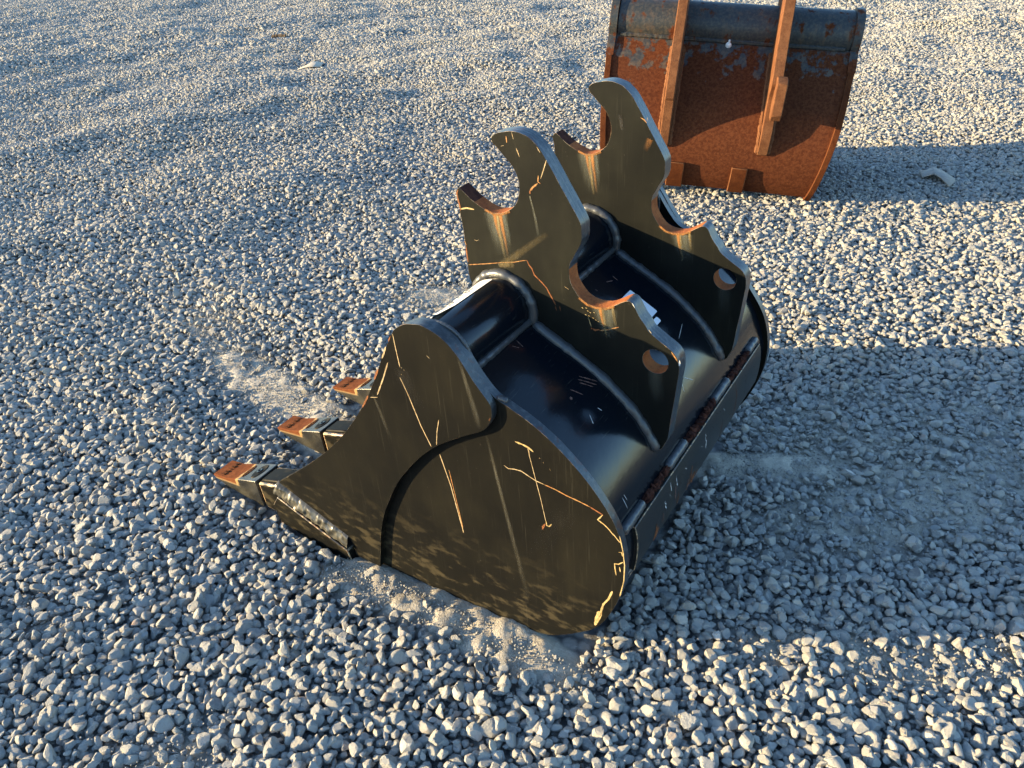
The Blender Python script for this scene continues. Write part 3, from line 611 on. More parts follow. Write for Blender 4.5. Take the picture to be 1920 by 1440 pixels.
# paint scratches and rust runs
SCR = [["P",1.55,"c",[[-192.0,11.0,521.6],[-192.0,9.7,496.2],[-192.0,7.6,466.3]]],["P",1.94,"c",[[-192.0,11.1,447.5],[-192.0,0.3,419.3],[-192.0,-15.5,366.3],[-192.0,-29.8,332.2]]],["P",1.77,"c",[[-192.0,-52.4,391.1],[-192.0,-45.3,366.2],[-192.0,-40.8,339.9]]],["P",2.44,"c",[[-192.0,30.2,467.8],[-192.0,45.5,435.4],[-192.0,64.8,398.8]]],["P",1.26,"c",[[-192.0,81.3,389.0],[-192.0,65.0,394.2]]],["P",2.35,"c",[[-192.0,5.3,466.5],[-192.0,4.0,465.5]]],["P",2.35,"c",[[-192.0,0.7,464.1],[-192.0,0.0,462.5]]],["P",2.37,"c",[[-192.0,7.4,454.7],[-192.0,6.7,453.0]]],["P",4.08,"r",[[-192.0,65.1,426.9],[-192.0,59.0,438.4],[-192.0,52.4,449.9]]],["P",3.42,"r",[[-192.0,85.3,390.8],[-192.0,95.5,374.2],[-192.0,103.8,362.1]]],["P",3.16,"c",[[-192.0,40.6,472.1],[-192.0,34.1,484.0],[-192.0,28.8,495.5]]],["P",2.32,"r",[[-192.0,21.7,506.4],[-192.0,15.7,516.8]]],["P",2.23,"r",[[-192.0,-144.5,421.4],[-192.0,-146.8,426.8]]],["P",1.35,"c",[[-192.0,-47.1,501.2],[-192.0,-51.3,498.0]]],["D",2.07,"c",[[-179.5,-33.2,309.9],[-179.5,-46.8,250.8],[-179.5,-60.5,153.6]]],["D",1.74,"o",[[-179.5,-47.5,283.8],[-179.5,-55.1,214.8],[-179.5,-60.3,164.4]]],["D",4.13,"y",[[-179.5,-177.2,387.6],[-179.5,-188.4,387.1],[-179.5,-198.5,385.2],[-179.5,-206.9,380.2]]],["D",1.16,"c",[[-179.5,-197.8,385.4],[-179.5,-200.0,369.8],[-179.5,-208.1,328.4],[-179.5,-214.6,296.0],[-179.5,-221.6,253.2]]],["D",2.41,"c",[[-179.5,-197.8,386.3],[-179.5,-199.3,376.5],[-179.5,-200.3,366.4]]],["D",2.41,"y",[[-179.5,-221.7,255.2],[-179.5,-222.9,245.9],[-179.5,-227.1,245.9],[-179.5,-231.4,252.8]]],["D",4.05,"r",[[-179.5,-220.6,248.8],[-179.5,-216.0,239.7],[-179.5,-214.9,234.2]]],["D",1.86,"c",[[-179.5,-154.4,335.0],[-179.5,-161.6,331.8],[-179.5,-172.7,335.0],[-179.5,-184.2,336.0],[-179.5,-197.0,331.1],[-179.5,-208.1,327.5],[-179.5,-222.4,326.1]]],["D",2.28,"o",[[-179.5,-222.4,326.1],[-179.5,-241.3,324.1],[-179.5,-258.3,320.4],[-179.5,-276.7,318.4],[-179.5,-294.8,315.5]]],["D",3.02,"r",[[-179.5,-294.8,315.5],[-179.5,-306.8,311.8],[-179.5,-315.7,309.1]]],["D",2.29,"y",[[-179.5,-314.9,309.2],[-179.5,-310.5,301.7],[-179.5,-307.0,296.4],[-179.5,-317.2,291.9],[-179.5,-324.7,286.2],[-179.5,-332.2,277.7],[-179.5,-330.9,280.9],[-179.5,-339.8,270.9],[-179.5,-343.0,268.5]]],["D",1.05,"c",[[-179.5,-216.0,373.3],[-179.5,-217.5,372.2]]],["D",1.2,"c",[[-179.5,-221.9,367.8],[-179.5,-223.4,366.3]]],["D",1.2,"c",[[-179.5,-231.7,359.4],[-179.5,-233.9,356.8]]],["D",2.72,"y",[[-179.5,-340.1,248.6],[-179.5,-344.5,250.8],[-179.5,-346.5,243.7]]],["D",2.38,"y",[[-179.5,-347.4,232.6],[-179.5,-340.5,224.9],[-179.5,-334.1,222.4],[-179.5,-334.9,212.7],[-179.5,-337.0,200.2]]],["D",2.78,"y",[[-179.5,-341.9,219.7],[-179.5,-343.3,210.4]]],["D",3.78,"y",[[-179.5,-331.3,162.8],[-179.5,-324.9,141.6],[-179.5,-316.6,125.7],[-179.5,-311.6,102.2]]],["D",6.94,"y",[[-179.5,-309.9,105.8],[-179.5,-305.8,87.0],[-179.5,-302.2,68.3]]],["D",1.72,"y",[[-179.5,-315.0,122.4],[-179.5,-313.3,98.5],[-179.5,-306.4,75.6]]],["D",1.97,"y",[[-179.5,-341.0,281.3],[-179.5,-346.8,252.8],[-179.5,-349.8,226.4],[-179.5,-349.2,194.1],[-179.5,-343.4,158.8]]],["E",1.65,"c",[[-0.4,-139.2,730.1],[-0.4,-135.1,719.0],[-0.4,-128.8,703.0]]],["E",2.28,"o",[[-0.4,-125.3,706.9],[-0.4,-124.2,698.0],[-0.4,-128.2,696.1]]],["E",3.06,"o",[[-0.4,-123.5,695.6],[-0.4,-115.6,689.0],[-0.4,-110.2,682.6]]],["E",3.46,"r",[[-0.4,-110.9,684.4],[-0.4,-110.1,680.9],[-0.4,-110.6,678.7]]],["E",1.22,"c",[[-0.4,-85.8,762.7],[-0.4,-88.2,752.9]]],["E",1.52,"c",[[-0.4,-91.8,741.1],[-0.4,-96.6,729.3]]],["E",3.06,"o",[[-0.4,-76.5,755.9],[-0.4,-77.1,747.0]]],["E",2.31,"c",[[-0.4,-67.0,741.0],[-0.4,-71.6,742.4]]],["E",1.35,"c",[[-0.4,-124.8,746.4],[-0.4,-129.9,739.1]]],["E",2.62,"y",[[-0.4,15.1,636.8],[-0.4,2.5,640.6],[-0.4,-11.0,640.3]]],["E",3.29,"r",[[-0.4,15.2,667.1],[-0.4,18.6,660.6],[-0.4,16.9,651.2],[-0.4,15.2,641.7],[-0.4,14.7,634.4]]],["E",4.19,"o",[[-0.4,12.9,586.0],[-0.4,10.3,579.3]]],["E",2.95,"r",[[-0.4,11.0,577.3],[-0.4,11.2,565.5],[-0.4,10.1,551.1]]],["E",1.24,"c",[[-0.4,-6.3,591.0],[-0.4,-9.8,590.1],[-0.4,-14.4,592.4]]],["E",1.47,"o",[[-0.4,9.7,546.2],[-0.4,-25.7,554.9],[-0.4,-54.9,562.7],[-0.4,-76.2,567.5],[-0.4,-91.7,573.1],[-0.4,-99.2,575.0]]],["E",2.25,"r",[[-0.4,-99.2,575.0],[-0.4,-102.2,568.2],[-0.4,-107.3,562.9],[-0.4,-110.8,553.5],[-0.4,-117.3,548.4],[-0.4,-123.8,543.4],[-0.4,-131.5,536.0],[-0.4,-136.5,526.7],[-0.4,-141.5,518.7],[-0.4,-145.9,511.2]]],["E",1.58,"c",[[-0.4,-162.2,545.3],[-0.4,-168.6,542.2]]],["E",2.76,"y",[[-0.4,-190.0,517.4],[-0.4,-192.3,516.5]]],["E",2.76,"y",[[-0.4,-196.2,518.4],[-0.4,-198.5,517.5]]],["E",2.76,"y",[[-0.4,-202.8,512.5],[-0.4,-205.1,511.6]]],["E",2.75,"y",[[-0.4,-209.3,514.0],[-0.4,-211.5,513.1]]],["E",2.77,"y",[[-0.4,-195.2,507.1],[-0.4,-197.5,506.2]]],["E",2.77,"y",[[-0.4,-200.5,506.6],[-0.4,-202.8,505.7]]],["E",2.76,"y",[[-0.4,-207.5,504.7],[-0.4,-209.8,503.8]]],["E",2.76,"y",[[-0.4,-211.9,502.2],[-0.4,-214.1,501.3]]],["E",2.76,"y",[[-0.4,-216.2,500.6],[-0.4,-218.5,499.7]]],["E",2.76,"y",[[-0.4,-220.6,497.2],[-0.4,-222.8,496.3]]],["E",2.76,"y",[[-0.4,-198.8,514.2],[-0.4,-201.1,513.3]]],["E",4.76,"r",[[-0.4,-204.9,486.4],[-0.4,-212.0,484.5],[-0.4,-219.0,487.2]]],["E",1.73,"o",[[-0.4,-219.0,485.4],[-0.4,-232.9,490.8],[-0.4,-249.9,499.1]]],["E",1.27,"y",[[-0.4,-200.2,504.4],[-0.4,-205.6,488.8]]],["E",1.29,"r",[[-0.4,-144.9,509.0],[-0.4,-147.4,501.4]]],["E",1.29,"r",[[-0.4,-152.4,512.5],[-0.4,-153.9,502.9]]],["E",2.3,"y",[[-0.4,-296.4,506.4],[-0.4,-300.6,502.0]]],["E",1.92,"y",[[-0.4,-320.9,487.7],[-0.4,-324.5,485.4]]],["E",2.31,"o",[[-0.4,-331.8,479.7],[-0.4,-338.3,471.5],[-0.4,-342.7,464.9]]],["E",3.08,"w",[[-0.4,-344.9,468.9],[-0.4,-345.0,460.0]]],["E",1.52,"w",[[-0.4,-269.8,543.2],[-0.4,-274.0,536.3]]],["F",1.84,"o",[[289.9,-145.1,710.9],[289.9,-152.0,707.8],[289.9,-156.2,703.3]]],["F",1.37,"c",[[289.9,-157.3,712.0],[289.9,-156.8,707.0]]],["R",2.57,"b",[[-35.1,-201.9,419.7],[-17.0,-223.9,406.0]]],["R",2.56,"b",[[-42.0,-203.7,418.6],[-23.8,-225.5,404.7]]],["R",2.55,"b",[[-45.1,-208.1,416.1],[-32.1,-224.4,405.5]]],["R",2.61,"b",[[-11.1,-242.5,391.5],[-9.6,-256.2,380.2]]],["R",2.62,"b",[[-6.0,-245.4,389.2],[-6.5,-265.5,372.2]]],["R",2.62,"b",[[-4.8,-252.1,383.7],[-7.8,-271.6,366.1]]],["R",2.52,"b",[[-68.9,-205.8,417.4],[-59.9,-221.2,408.1]]],["R",4.67,"b",[[-82.9,-212.4,413.5],[-80.6,-215.6,411.6]]],["R",1.27,"w",[[-57.4,-244.5,390.0],[-54.8,-250.2,385.3]]],["R",1.25,"w",[[-79.6,-242.8,391.3],[-87.1,-252.7,383.2]]],["R",0.94,"w",[[-119.2,-318.0,300.1],[-117.4,-322.5,289.5]]],["R",0.94,"w",[[-125.1,-318.2,299.4],[-123.8,-326.3,280.5]]],["R",1.59,"b",[[-73.0,-110.8,468.8],[-66.2,-119.3,464.2]]],["R",2.0,"b",[[-57.4,-109.3,469.6],[-59.7,-121.7,462.9]]],["R",1.09,"w",[[152.8,-297.2,334.7],[173.7,-306.4,320.3]]],["R",1.09,"w",[[140.6,-298.8,332.5],[133.7,-306.4,320.3]]],["R",0.95,"w",[[242.9,-255.6,380.7],[206.6,-264.7,372.9]]],["R",2.83,"b",[[220.6,-132.0,457.3],[218.4,-142.9,451.6]]],["R",2.79,"b",[[195.3,-132.6,456.9],[208.9,-137.8,454.1]]],["R",1.37,"b",[[158.9,-129.0,458.9],[160.7,-133.9,456.2]]]]
CLR = {'c': m_decal('bare_primer', (.36, .29, .18), (.24, .17, .09), 1.35), 'y': m_decal('torn_primer', (.40, .32, .16), (.28, .19, .075), 1.4), 'o': m_decal('rusting_scratch', (.30, .17, .065), (.20, .08, .025), 1.35),
       'r': m_decal('rusty_scratch', (.19, .07, .022), (.11, .038, .014), 1.4), 'b': m_decal('brown_scuff', (.16, .085, .065), (.09, .05, .04), 1.1), 'w': m_decal('bright_scratch', (.60, .60, .58), (.4, .4, .4), 1.3)}
DUST = m_decal('dry_water_run', (.17, .165, .125), (.13, .125, .10), .42); RUN_Y = m_decal('rust_run', (.25, .18, .07), (.17, .14, .08), 1.0); RUN_O = m_decal('rust_run_orange', (.26, .105, .024), (.19, .09, .03), 1.1); RUN_G = m_decal('chalky_run', (.15, .16, .13), (.11, .115, .095), .8)
SMUDGE = m_decal('dark_smudge', (.006, .006, .006), (.012, .012, .011), 1.0)
def ribbon(name, pts, width, mat, parent, fade_ends=(1, 1), soft=False, taper=(1, 1), jitter=.0, wall=None):
    pts = [Vector(p) for p in pts]; out = [pts[0]]
    for a, b in zip(pts[:-1], pts[1:]):
        n = max(1, int((b - a).length / .004))
        for k in range(1, n + 1): out.append(a.lerp(b, k / n))
    bm = bmesh.new(); lay = bm.verts.layers.float.new('fade'); rows = []
    L = len(out) - 1
    for i, p in enumerate(out):
        t = (out[min(i+1, L)] - out[max(i-1, 0)]).normalized(); f = i / max(L, 1)
        nn = wall(p) if wall else Vector((1, 0, 0))
        s = t.cross(nn).normalized()
        h = width / 2 * (taper[0] + (taper[1] - taper[0]) * f) * (1 + jitter * noise.noise(p * 260))
        if not soft and i in (0, L): h *= .35
        al = fade_ends[0] + (fade_ends[1] - fade_ends[0]) * f
        if mat is SMUDGE or mat is DUST: al *= min(1, f * 5, (1 - f) * 5)
        row = []
        for q in (-1, -.33, .33, 1):
            v = bm.verts.new(p + s * h * q); v[lay] = al * (1 if (not soft or abs(q) < .9) else 0); row.append(v)
        rows.append(row)
    for P, Q in zip(rows[:-1], rows[1:]):
        for k in range(3): bm.faces.new((P[k], P[k+1], Q[k+1], Q[k]))
    me = bpy.data.meshes.new(name); bm.to_mesh(me); bm.free()
    return mesh_obj(name, me, mat, parent)
wrap_lift = offset(wrap_out, .0006)
if np.linalg.norm(wrap_in[40] - wrap_lift[40]) < .013: wrap_lift = offset(wrap_out, -.0006)
WL = np.array(wrap_lift); WT = np.gradient(WL, axis=0)
def on_wrap(p):
    """snap a point to the outer face of the back plate"""
    best = None
    for a, b in zip(WL[:-1], WL[1:]):
        ab = b - a; t = min(1, max(0, np.dot(np.array(p[1:]) - a, ab) / np.dot(ab, ab))); c = a + t * ab; d = np.hypot(*(np.array(p[1:]) - c))
        if best is None or d < best[0]: best = (d, c, ab)
    return best
def wrap_normal(p):
    d, c, ab = on_wrap(p); n = Vector((0, -ab[1], ab[0])).normalized(); return n
for pl, wd, key, pts in SCR:
    P = [Vector(q) / 1000 for q in pts]
    if pl == 'R':
        Q = []
        for a, b in zip(P[:-1], P[1:]):
            for k in range(6): Q.append(a.lerp(b, k / 6))
        Q.append(P[-1]); P = [Vector((q.x, *on_wrap(q)[1])) for q in Q]
    ribbon('scratch', P, wd / 1000 * .82, CLR[key], root, jitter=.55, wall=wrap_normal if pl == 'R' else None)
def run(w, pts, width, mat, f=(1, 0), tp=(1, 1)): ribbon('rust_streak', [(w - .0005, *p) for p in pts], width, mat, root, f, True, tp)
for w in (0.0, S2):
    run(w - .0002, [(-.050,.641),(-.052,.62),(-.056,.597),(-.060,.572)], .036, RUN_G, (.75, 0), (1.3, .8))
    run(w - .0004, [(-.052,.640),(-.0525,.621),(-.0565,.597),(-.061,.570)], .0075, RUN_Y, (1.1, .1), (1.2, .7))
    run(w - .0006, [(-.047,.639),(-.049,.625),(-.053,.604)], .006, RUN_O, (1.2, .1), (1.3, .6))
    run(w - .0006, [(-.0575,.640),(-.060,.620),(-.0635,.598),(-.0665,.573)], .0065, RUN_O, (1.2, 0), (1.3, .6))
    run(w - .0004, [(-.063,.642),(-.068,.615),(-.071,.59)], .010, RUN_G, (.6, 0))
    run(w - .0008, [(-.031,.6435),(-.047,.6385),(-.060,.6405),(-.075,.6475)], .0050, RUN_O, (.9, .7))
    run(w - .0002, [(-.227,.523),(-.231,.50),(-.236,.475)], .034, RUN_G, (.7, 0), (1.3, .7))
    run(w - .0005, [(-.222,.5225),(-.2265,.500),(-.232,.476)], .0075, RUN_Y, (1.1, 0), (1.4, .6))
    run(w - .0007, [(-.2205,.5225),(-.223,.508),(-.227,.492)], .0050, RUN_O, (1.3, .1), (1.4, .6))
    run(w - .0005, [(-.240,.529),(-.243,.512),(-.246,.498)], .006, RUN_Y, (.8, 0))
    run(w - .0009, [(-.186,.5325),(-.199,.5245),(-.213,.5225),(-.229,.5245),(-.243,.532)], .0050, RUN_O, (.9, .8))
    run(w - .0004, [(-.309,.437),(-.312,.41),(-.315,.385)], .026, RUN_G, (.30, 0))
run(-.0003, [(-.110,.676),(-.114,.660),(-.118,.640),(-.122,.615)], .006, RUN_G, (1, 0), (.5, 1.2))
run(-.0006, [(-.054,.559),(-.078,.577),(-.099,.594),(-.119,.610),(-.136,.623)], .013, RUN_Y, (.30, .05), (1.2, .8))
run(-.0007, [(-.048,.558),(-.066,.562),(-.076,.564)], .014, RUN_Y, (.5, .15), (.7, 1))
run(S2, [(-.163,.678),(-.160,.670),(-.154,.658)], .016, RUN_O, (.45, .0), (.8, .7))
run(S2, [(-.108,.715),(-.110,.706),(-.112,.694),(-.113,.686)], .012, SMUDGE, (1.2, 1.0), (.9, .7))
run(WN + STEP, [(-.127,.386),(-.141,.296),(-.157,.198),(-.182,.048)], .008, DUST, (.75, .15), (.7, 1.6))
run(WN, [(-.102,.514),(-.108,.490),(-.121,.431),(-.126,.400)], .010, DUST, (.6, .35), (.6, 1.4))
run(WN, [(.075,.400),(.064,.360),(.052,.31)], .008, DUST, (.6, 0), (.6, 1.6))
run(WN, [(.008,.470),(.002,.445),(-.010,.420),(-.02,.40)], .040, SMUDGE, (.45, .1), (.9, .8))
run(WN + STEP, [(-.27,.30),(-.22,.22),(-.19,.15)], .05, SMUDGE, (.25, .0), (.9, .8))
# scuffs on the heel strips
random.seed(5)
sp = [np.array(q) for q in nrm(.0070)]
def strip_pt(w, f):
    q = f * (len(sp) - 1); i = min(int(q), len(sp) - 2); c = sp[i] + (sp[i+1] - sp[i]) * (q - i); return Vector((w, c[0], c[1]))
for w, f0, f1, wd, key in ((-.06,.60,.98,.007,'r'),(-.052,.75,.99,.010,'r'),(-.035,.55,.80,.0025,'b'),(-.028,.35,.6,.002,'w'),(.012,.40,.72,.006,'b'),(.018,.15,.45,.0022,'w'),(.030,.65,.95,.0035,'r'),(.075,.7,.99,.009,'b'),(.085,.5,.95,.006,'r'),(.10,.78,.99,.012,'r'),(.118,.86,.99,.009,'b'),(-.005,.1,.35,.0016,'w'),(.145,.2,.6,.0018,'w'),(.23,.5,.95,.003,'b'),(.30,.05,.97,.0025,'r')):
    ribbon('scratch', [strip_pt(w + random.uniform(-.002, .002) + .004 * (k / 7 - .5), f0 + (f1 - f0) * k / 7) for k in range(8)], wd, CLR[key], root, (.8, 1.0), False, (.5, 1.2), .9, lambda p: Vector((0, -1, .25)).normalized())
for _ in range(26):
    w = random.uniform(-.12, .42); f = random.uniform(.05, .9); d = random.uniform(.05, .22)
    ribbon('scratch', [strip_pt(w + .01 * (k / 4), f + d * k / 4) for k in range(5)], random.uniform(.0007, .0016), CLR[random.choice('wbb')], root, (.7, .2), False, (1, .5), .9, lambda p: Vector((0, -1, .25)).normalized())
# stickers
def m_sticker(name, col): 
    s = NT(name); n = s.noise(s.coord(), 30, 3, .5); s.set(s.mix(n, col, tuple(x*.92 for x in col)), .35, 0, .5); return s.m
STICK = m_sticker('sticker_paper', (.80, .78, .72)); INK = m_plain('ink', (.02, .02, .022), .5)
def tube_pt(w, ang, lift=0.0): return Vector((w, -.053 + (.0505 + lift) * math.cos(ang), .4905 + (.0505 + lift) * math.sin(ang)))
A1, A2 = math.radians(84), math.radians(24)
bm = bmesh.new(); rows = []
for i in range(15):
    a = A1 + (A2 - A1) * i / 14
    rows.append([bm.verts.new(tube_pt(-.151 + .131 * j / 10 + (.004 if i == 14 else 0) * (1 if j == 0 else 0), a + .12 * (1 - j / 10) * -1, .0011 + (.004 * max(0, 3 - j) / 3 if i < 3 else 0))) for j in range(11)])
for P, Q in zip(rows[:-1], rows[1:]):
    for k in range(10): bm.faces.new((P[k], P[k+1], Q[k+1], Q[k]))
stk = bm_obj('sticker', bm, STICK, root)
me = text_mesh('05V-7038', .021)
for q in me.vertices:
    x, y, z = q.co; q.co = tube_pt(-.090 - x * .95, math.radians(66) - .05 - y / .05, .0016)
mesh_obj('lettering', me, INK, stk)
def wrap_pt(w, s, lift):
    """s: arc length down the back plate from the tube"""
    acc = 0
    for a, b in zip(WL[:-1], WL[1:]):
        L = np.hypot(*(b - a))
        if acc + L >= s:
            c = a + (b - a) * (s - acc) / L; t = (b - a) / L; return Vector((w, c[0] + t[1] * 0 - t[1] * -lift * -1 if False else c[0] - abs(t[1]) * lift, c[1] + abs(t[0]) * lift))
        acc += L
def rounded(w0, w1, s0, s1, r, n=5):
    P = []
    for cx, cy, a0 in ((w1 - r, s1 - r, 0), (w0 + r, s1 - r, PI/2), (w0 + r, s0 + r, PI), (w1 - r, s0 + r, 1.5*PI)):
        for k in range(n + 1): P.append((cx + r*math.cos(a0 + PI/2*k/n), cy + r*math.sin(a0 + PI/2*k/n)))
    return P
def arc_of(u):
    acc = 0
    for a, b in zip(WL[:-1], WL[1:]):
        if b[0] <= u <= a[0]: return acc + np.hypot(*(b - a)) * (a[0] - u) / (a[0] - b[0])
        acc += np.hypot(*(b - a))
STICKB = m_sticker('sticker_plain', (.70, .74, .80))
for (w0, w1, u0, u1, r) in ((.135, .2165, -.168, -.2195, .003), (.183, .2045, -.2235, -.2320, .003)):
    bm = bmesh.new()
    bm.faces.new([bm.verts.new(wrap_pt(w, s, .0006)) for w, s in rounded(w0, w1, arc_of(u0), arc_of(u1), r)])
    bmesh.ops.triangulate(bm, faces=bm.faces)
    bm_obj('sticker', bm, STICKB, root)
# ------------------------------------------------------------------ the rusty bucket behind
K = 1.0138 * MS; TILT = -.0702
rb = link(bpy.data.objects.new('excavator_bucket', None))
Wt = RW * math.cos(TILT) + Vector((0, 0, 1)) * math.sin(TILT); Zt = Vector((0, 0, 1)) * math.cos(TILT) - RW * math.sin(TILT)
org = RB - RW * .06 * MS + Wt * .06 * MS
fw = -RR
rb.matrix_world = Matrix(((Wt.x, fw.x, Zt.x, org.x), (Wt.y, fw.y, Zt.y, org.y), (Wt.z, fw.z, Zt.z, org.z), (0, 0, 0, 1)))
tag(rb, 'large rust-covered excavator bucket seen from behind, standing beyond the black one', 'bucket', 'excavator buckets')
RU1 = m_rust('old_rust', (.060, .017, .006), (.095, .030, .010), (.035, .011, .006), .8)
RU2 = m_rust('bright_rust', (.105, .043, .020), (.165, .073, .034), (.065, .025, .012), 1.2)
def m_oldpaint():
    s = NT('rusting_paint'); o = s.coord(); x = s.sep(o)
    n = s.noise(o, 17, 6, .62); n2 = s.noise(s.map(o, (30, 30, 9)), 1.0, 5, .62); n3 = s.noise(o, 90, 5, .65); n4 = s.noise(o, 200, 4, .65)
    hgt = s.math('ADD', s.ramp(x[2], .34, .56, -.42, .10, False), s.math('MULTIPLY', s.math('SUBTRACT', n, .5), 1.1)); hgt = s.math('ADD', hgt, s.math('MULTIPLY', s.math('SUBTRACT', n2, .5), .8))
    tube = s.ramp(x[2], .566, .574)
    k = s.math('MULTIPLY', s.ramp(hgt, .0, .10), 1.0)
    k = s.mixf(tube, k, s.ramp(s.math('ADD', s.math('MULTIPLY', n, .6), s.math('MULTIPLY', n2, .5)), .66, .585))
    rust = s.mix(s.ramp(n3, .35, .65), (.060, .018, .0085), (.100, .033, .014)); rust = s.mix(s.math('MULTIPLY', s.ramp(n4, .58, .72), .6), rust, (.15, .06, .026))
    pnt = s.mix(s.ramp(n3, .4, .7), (.020, .025, .028), (.055, .052, .043)); pnt = s.mix(s.math('MULTIPLY', s.ramp(n2, .5, .68), .35), pnt, (.15, .09, .04))
    s.set(s.mix(k, rust, pnt), s.mixf(k, .9, .45), 0.0, s.mixf(k, .06, .4)); s.bump(s.math('ADD', n4, n3), .35, .002)
    return s.m
OLD = m_oldpaint()
RL, RRt = -.555 * MS, .3095 * MS            # half widths at the tube
tp_l, tp_r = .09, .14
def rw(x, v, side): return x + (tp_l * MS * max(0, .5 - v) if side < 0 else -tp_r * MS * max(0, .5 - v))
RWRAP = [(u, v + .017) for u, v in [(-.118,.548),(-.130,.538),(-.152,.508),(-.180,.470),(-.206,.440),(-.231,.415)] + [(u - .004, v) for u, v in WRAP if u < -.262]]
rwo = smooth2d(RWRAP, 3, closed=False); rwi = offset(rwo, .014)
if np.linalg.norm(rwi[30]) > np.linalg.norm(np.array(rwo[30])): rwi = offset(rwo, -.014)
bm = bmesh.new(); rows = []
for pts in (rwo, rwi):
    rows.append([[bm.verts.new((rw(RL, p[1], -1) * (1 - j/8) + rw(RRt, p[1], 1) * j/8, p[0] * K, p[1] * K)) for j in range(9)] for p in pts])
for R in rows:
    for P, Q in zip(R[:-1], R[1:]):
        for j in range(8): bm.faces.new((P[j], P[j+1], Q[j+1], Q[j]))
bm_obj('back_plate', bm, OLD, rb, sharp=40)
TC = (-.059, .578 + .017); TR = .083
RSIDE = [(-.126,.553),(-.158,.512),(-.187,.474),(-.212,.446),(-.238,.420),(-.266,.394),(-.294,.364),(-.315,.338),(-.336,.309),(-.346,.286),(-.354,.259),(-.359,.225),(-.358,.190),(-.351,.153),(-.339,.116),(-.322,.080),(-.300,.050),(-.256,.012),(-.214,-.012),(-.05,-.030),(.20,-.026),(.37,.06),(.38,.085),(.29,.165),(.17,.29),(.08,.43),(.03,.56),(-.02,.60)]
side_r = smooth2d([(u, v + .017) for u, v in RSIDE], 2)
def red_side(side):
    bm = bmesh.new(); x = RL if side < 0 else RRt
    top = [(u, v) for u, v in side_r]
    A = [bm.verts.new((rw(x, v, side), u * K, v * K)) for u, v in top]; B = [bm.verts.new((rw(x, v, side) + side * .022, u * K, v * K)) for u, v in top]
    ed = [bm.edges.new((A[i], A[(i+1) % len(A)])) for i in range(len(A))]
    r = bmesh.ops.triangle_fill(bm, edges=ed, use_beauty=True)
    ed = [bm.edges.new((B[i], B[(i+1) % len(B)])) for i in range(len(B))]
    r = bmesh.ops.triangle_fill(bm, edges=ed, use_beauty=True)
    for i in range(len(A)): bm.faces.new((A[i], A[(i+1) % len(A)], B[(i+1) % len(A)], B[i]))
    return bm_obj('side_plate', bm, [RU1, RU2], rb, bevel=.003, bevmat=1)
for s_ in (-1, 1): red_side(s_)
bm = bmesh.new(); cyl_bm(bm, RL + .010, RRt - .004, TC[0] * K, TC[1] * K, TR * K, 96)
bm_obj('torsion_tube', bm, OLD, rb)
# end flanges that hook up round the tube
for x, s_ in ((RRt, 1), (RL, -1)):
    fl = [(TC[0] + (TR + .010)*math.cos(t), TC[1] + (TR + .010)*math.sin(t)) for t in np.linspace(-.4, PI + .45, 44)]
    fl += [(-.165,.525),(-.188,.490),(-.150,.475),(-.05,.47),(.03,.50)]
    bm_obj('end_flange', plate_bm([(u * K, v * K) for u, v in fl], x - s_ * .006, x + s_ * .0235), [OLD, RU2], rb, bevel=.003, bevmat=1)
bm = bmesh.new(); tube_bm(bm, [(x, -.1305 * K, .5570 * K) for x in np.linspace(RL + .02, RRt - .02, 12)], .010, 8, .03, .01, .25)
bm_obj('weld_bead', bm, OLD, rb)
# ears: long ribs that run down the back
def rear_at(v): 
    for a, b in zip(rwo[:-1], rwo[1:]):
        if b[1] <= v <= a[1] and a[0] < -.08: return a[0] + (b[0] - a[0]) * (a[1] - v) / max(1e-6, a[1] - b[1])
    return -.1
def red_ear(w0, th, rear):
    out = [(.02,.78),(-.03,.76),(-.07,.775),(-.088,.81),(-.06,.87),(-.06,.92),(-.12,.93),(-.18,.88),(-.24,.76)] + rear
    inner = [(rear_at(v) + .012, v) for v in np.linspace(rear[-1][1], .53, 14)] + [(-.07,.57),(-.0,.62),(.015,.68)]
    return bm_obj('ear', plate_bm([(u * K, v * K) for u, v in smooth2d(out + inner, 2)], w0, w0 + th), [RU2, RU2], rb, bevel=.0035, bevmat=1)
ETH = .037; E1, E2 = -.329 * MS, .033 * MS
e1 = red_ear(E1, ETH, [(-.300,.617),(-.355,.520),(-.395,.445),(-.397,.400),(-.388,.350),(-.378,.300),(-.370,.260),(rear_at(.215) - .008,.215)])
e2 = red_ear(E2, ETH, [(-.300,.617),(-.352,.520),(-.386,.468),(-.378,.452),(-.352,.415),(-.356,.385),(-.366,.345),(-.376,.305),(-.372,.265),(rear_at(.215) - .008,.215)])
def block(e_, w0, w1, pts): return bm_obj('stop_block', plate_bm([(u * K, v * K) for u, v in pts], w0, w1), [RU2, RU2], e_, bevel=.003, bevmat=1)
block(e2, E2 + .014, E2 + ETH + .014, [(-.405,.492),(-.434,.478),(-.436,.372),(-.418,.352),(-.370,.352),(-.350,.40),(-.372,.492)])
block(e1, E1 + .002, E1 + ETH - .001, [(-.366,.517),(-.408,.440),(-.404,.395),(-.394,.385),(-.36,.40),(-.35,.50)])
for e_, w0 in ((e1, E1), (e2, E2)):
    for x in (w0 - .003, w0 + ETH + .003):
        bm = bmesh.new(); tube_bm(bm, [(x, rear_at(v) * K, v * K) for v in np.linspace(.53, .218, 14)], .0095, 7, .05, .012, .35)
        bm_obj('weld_bead', bm, RU2, e_)
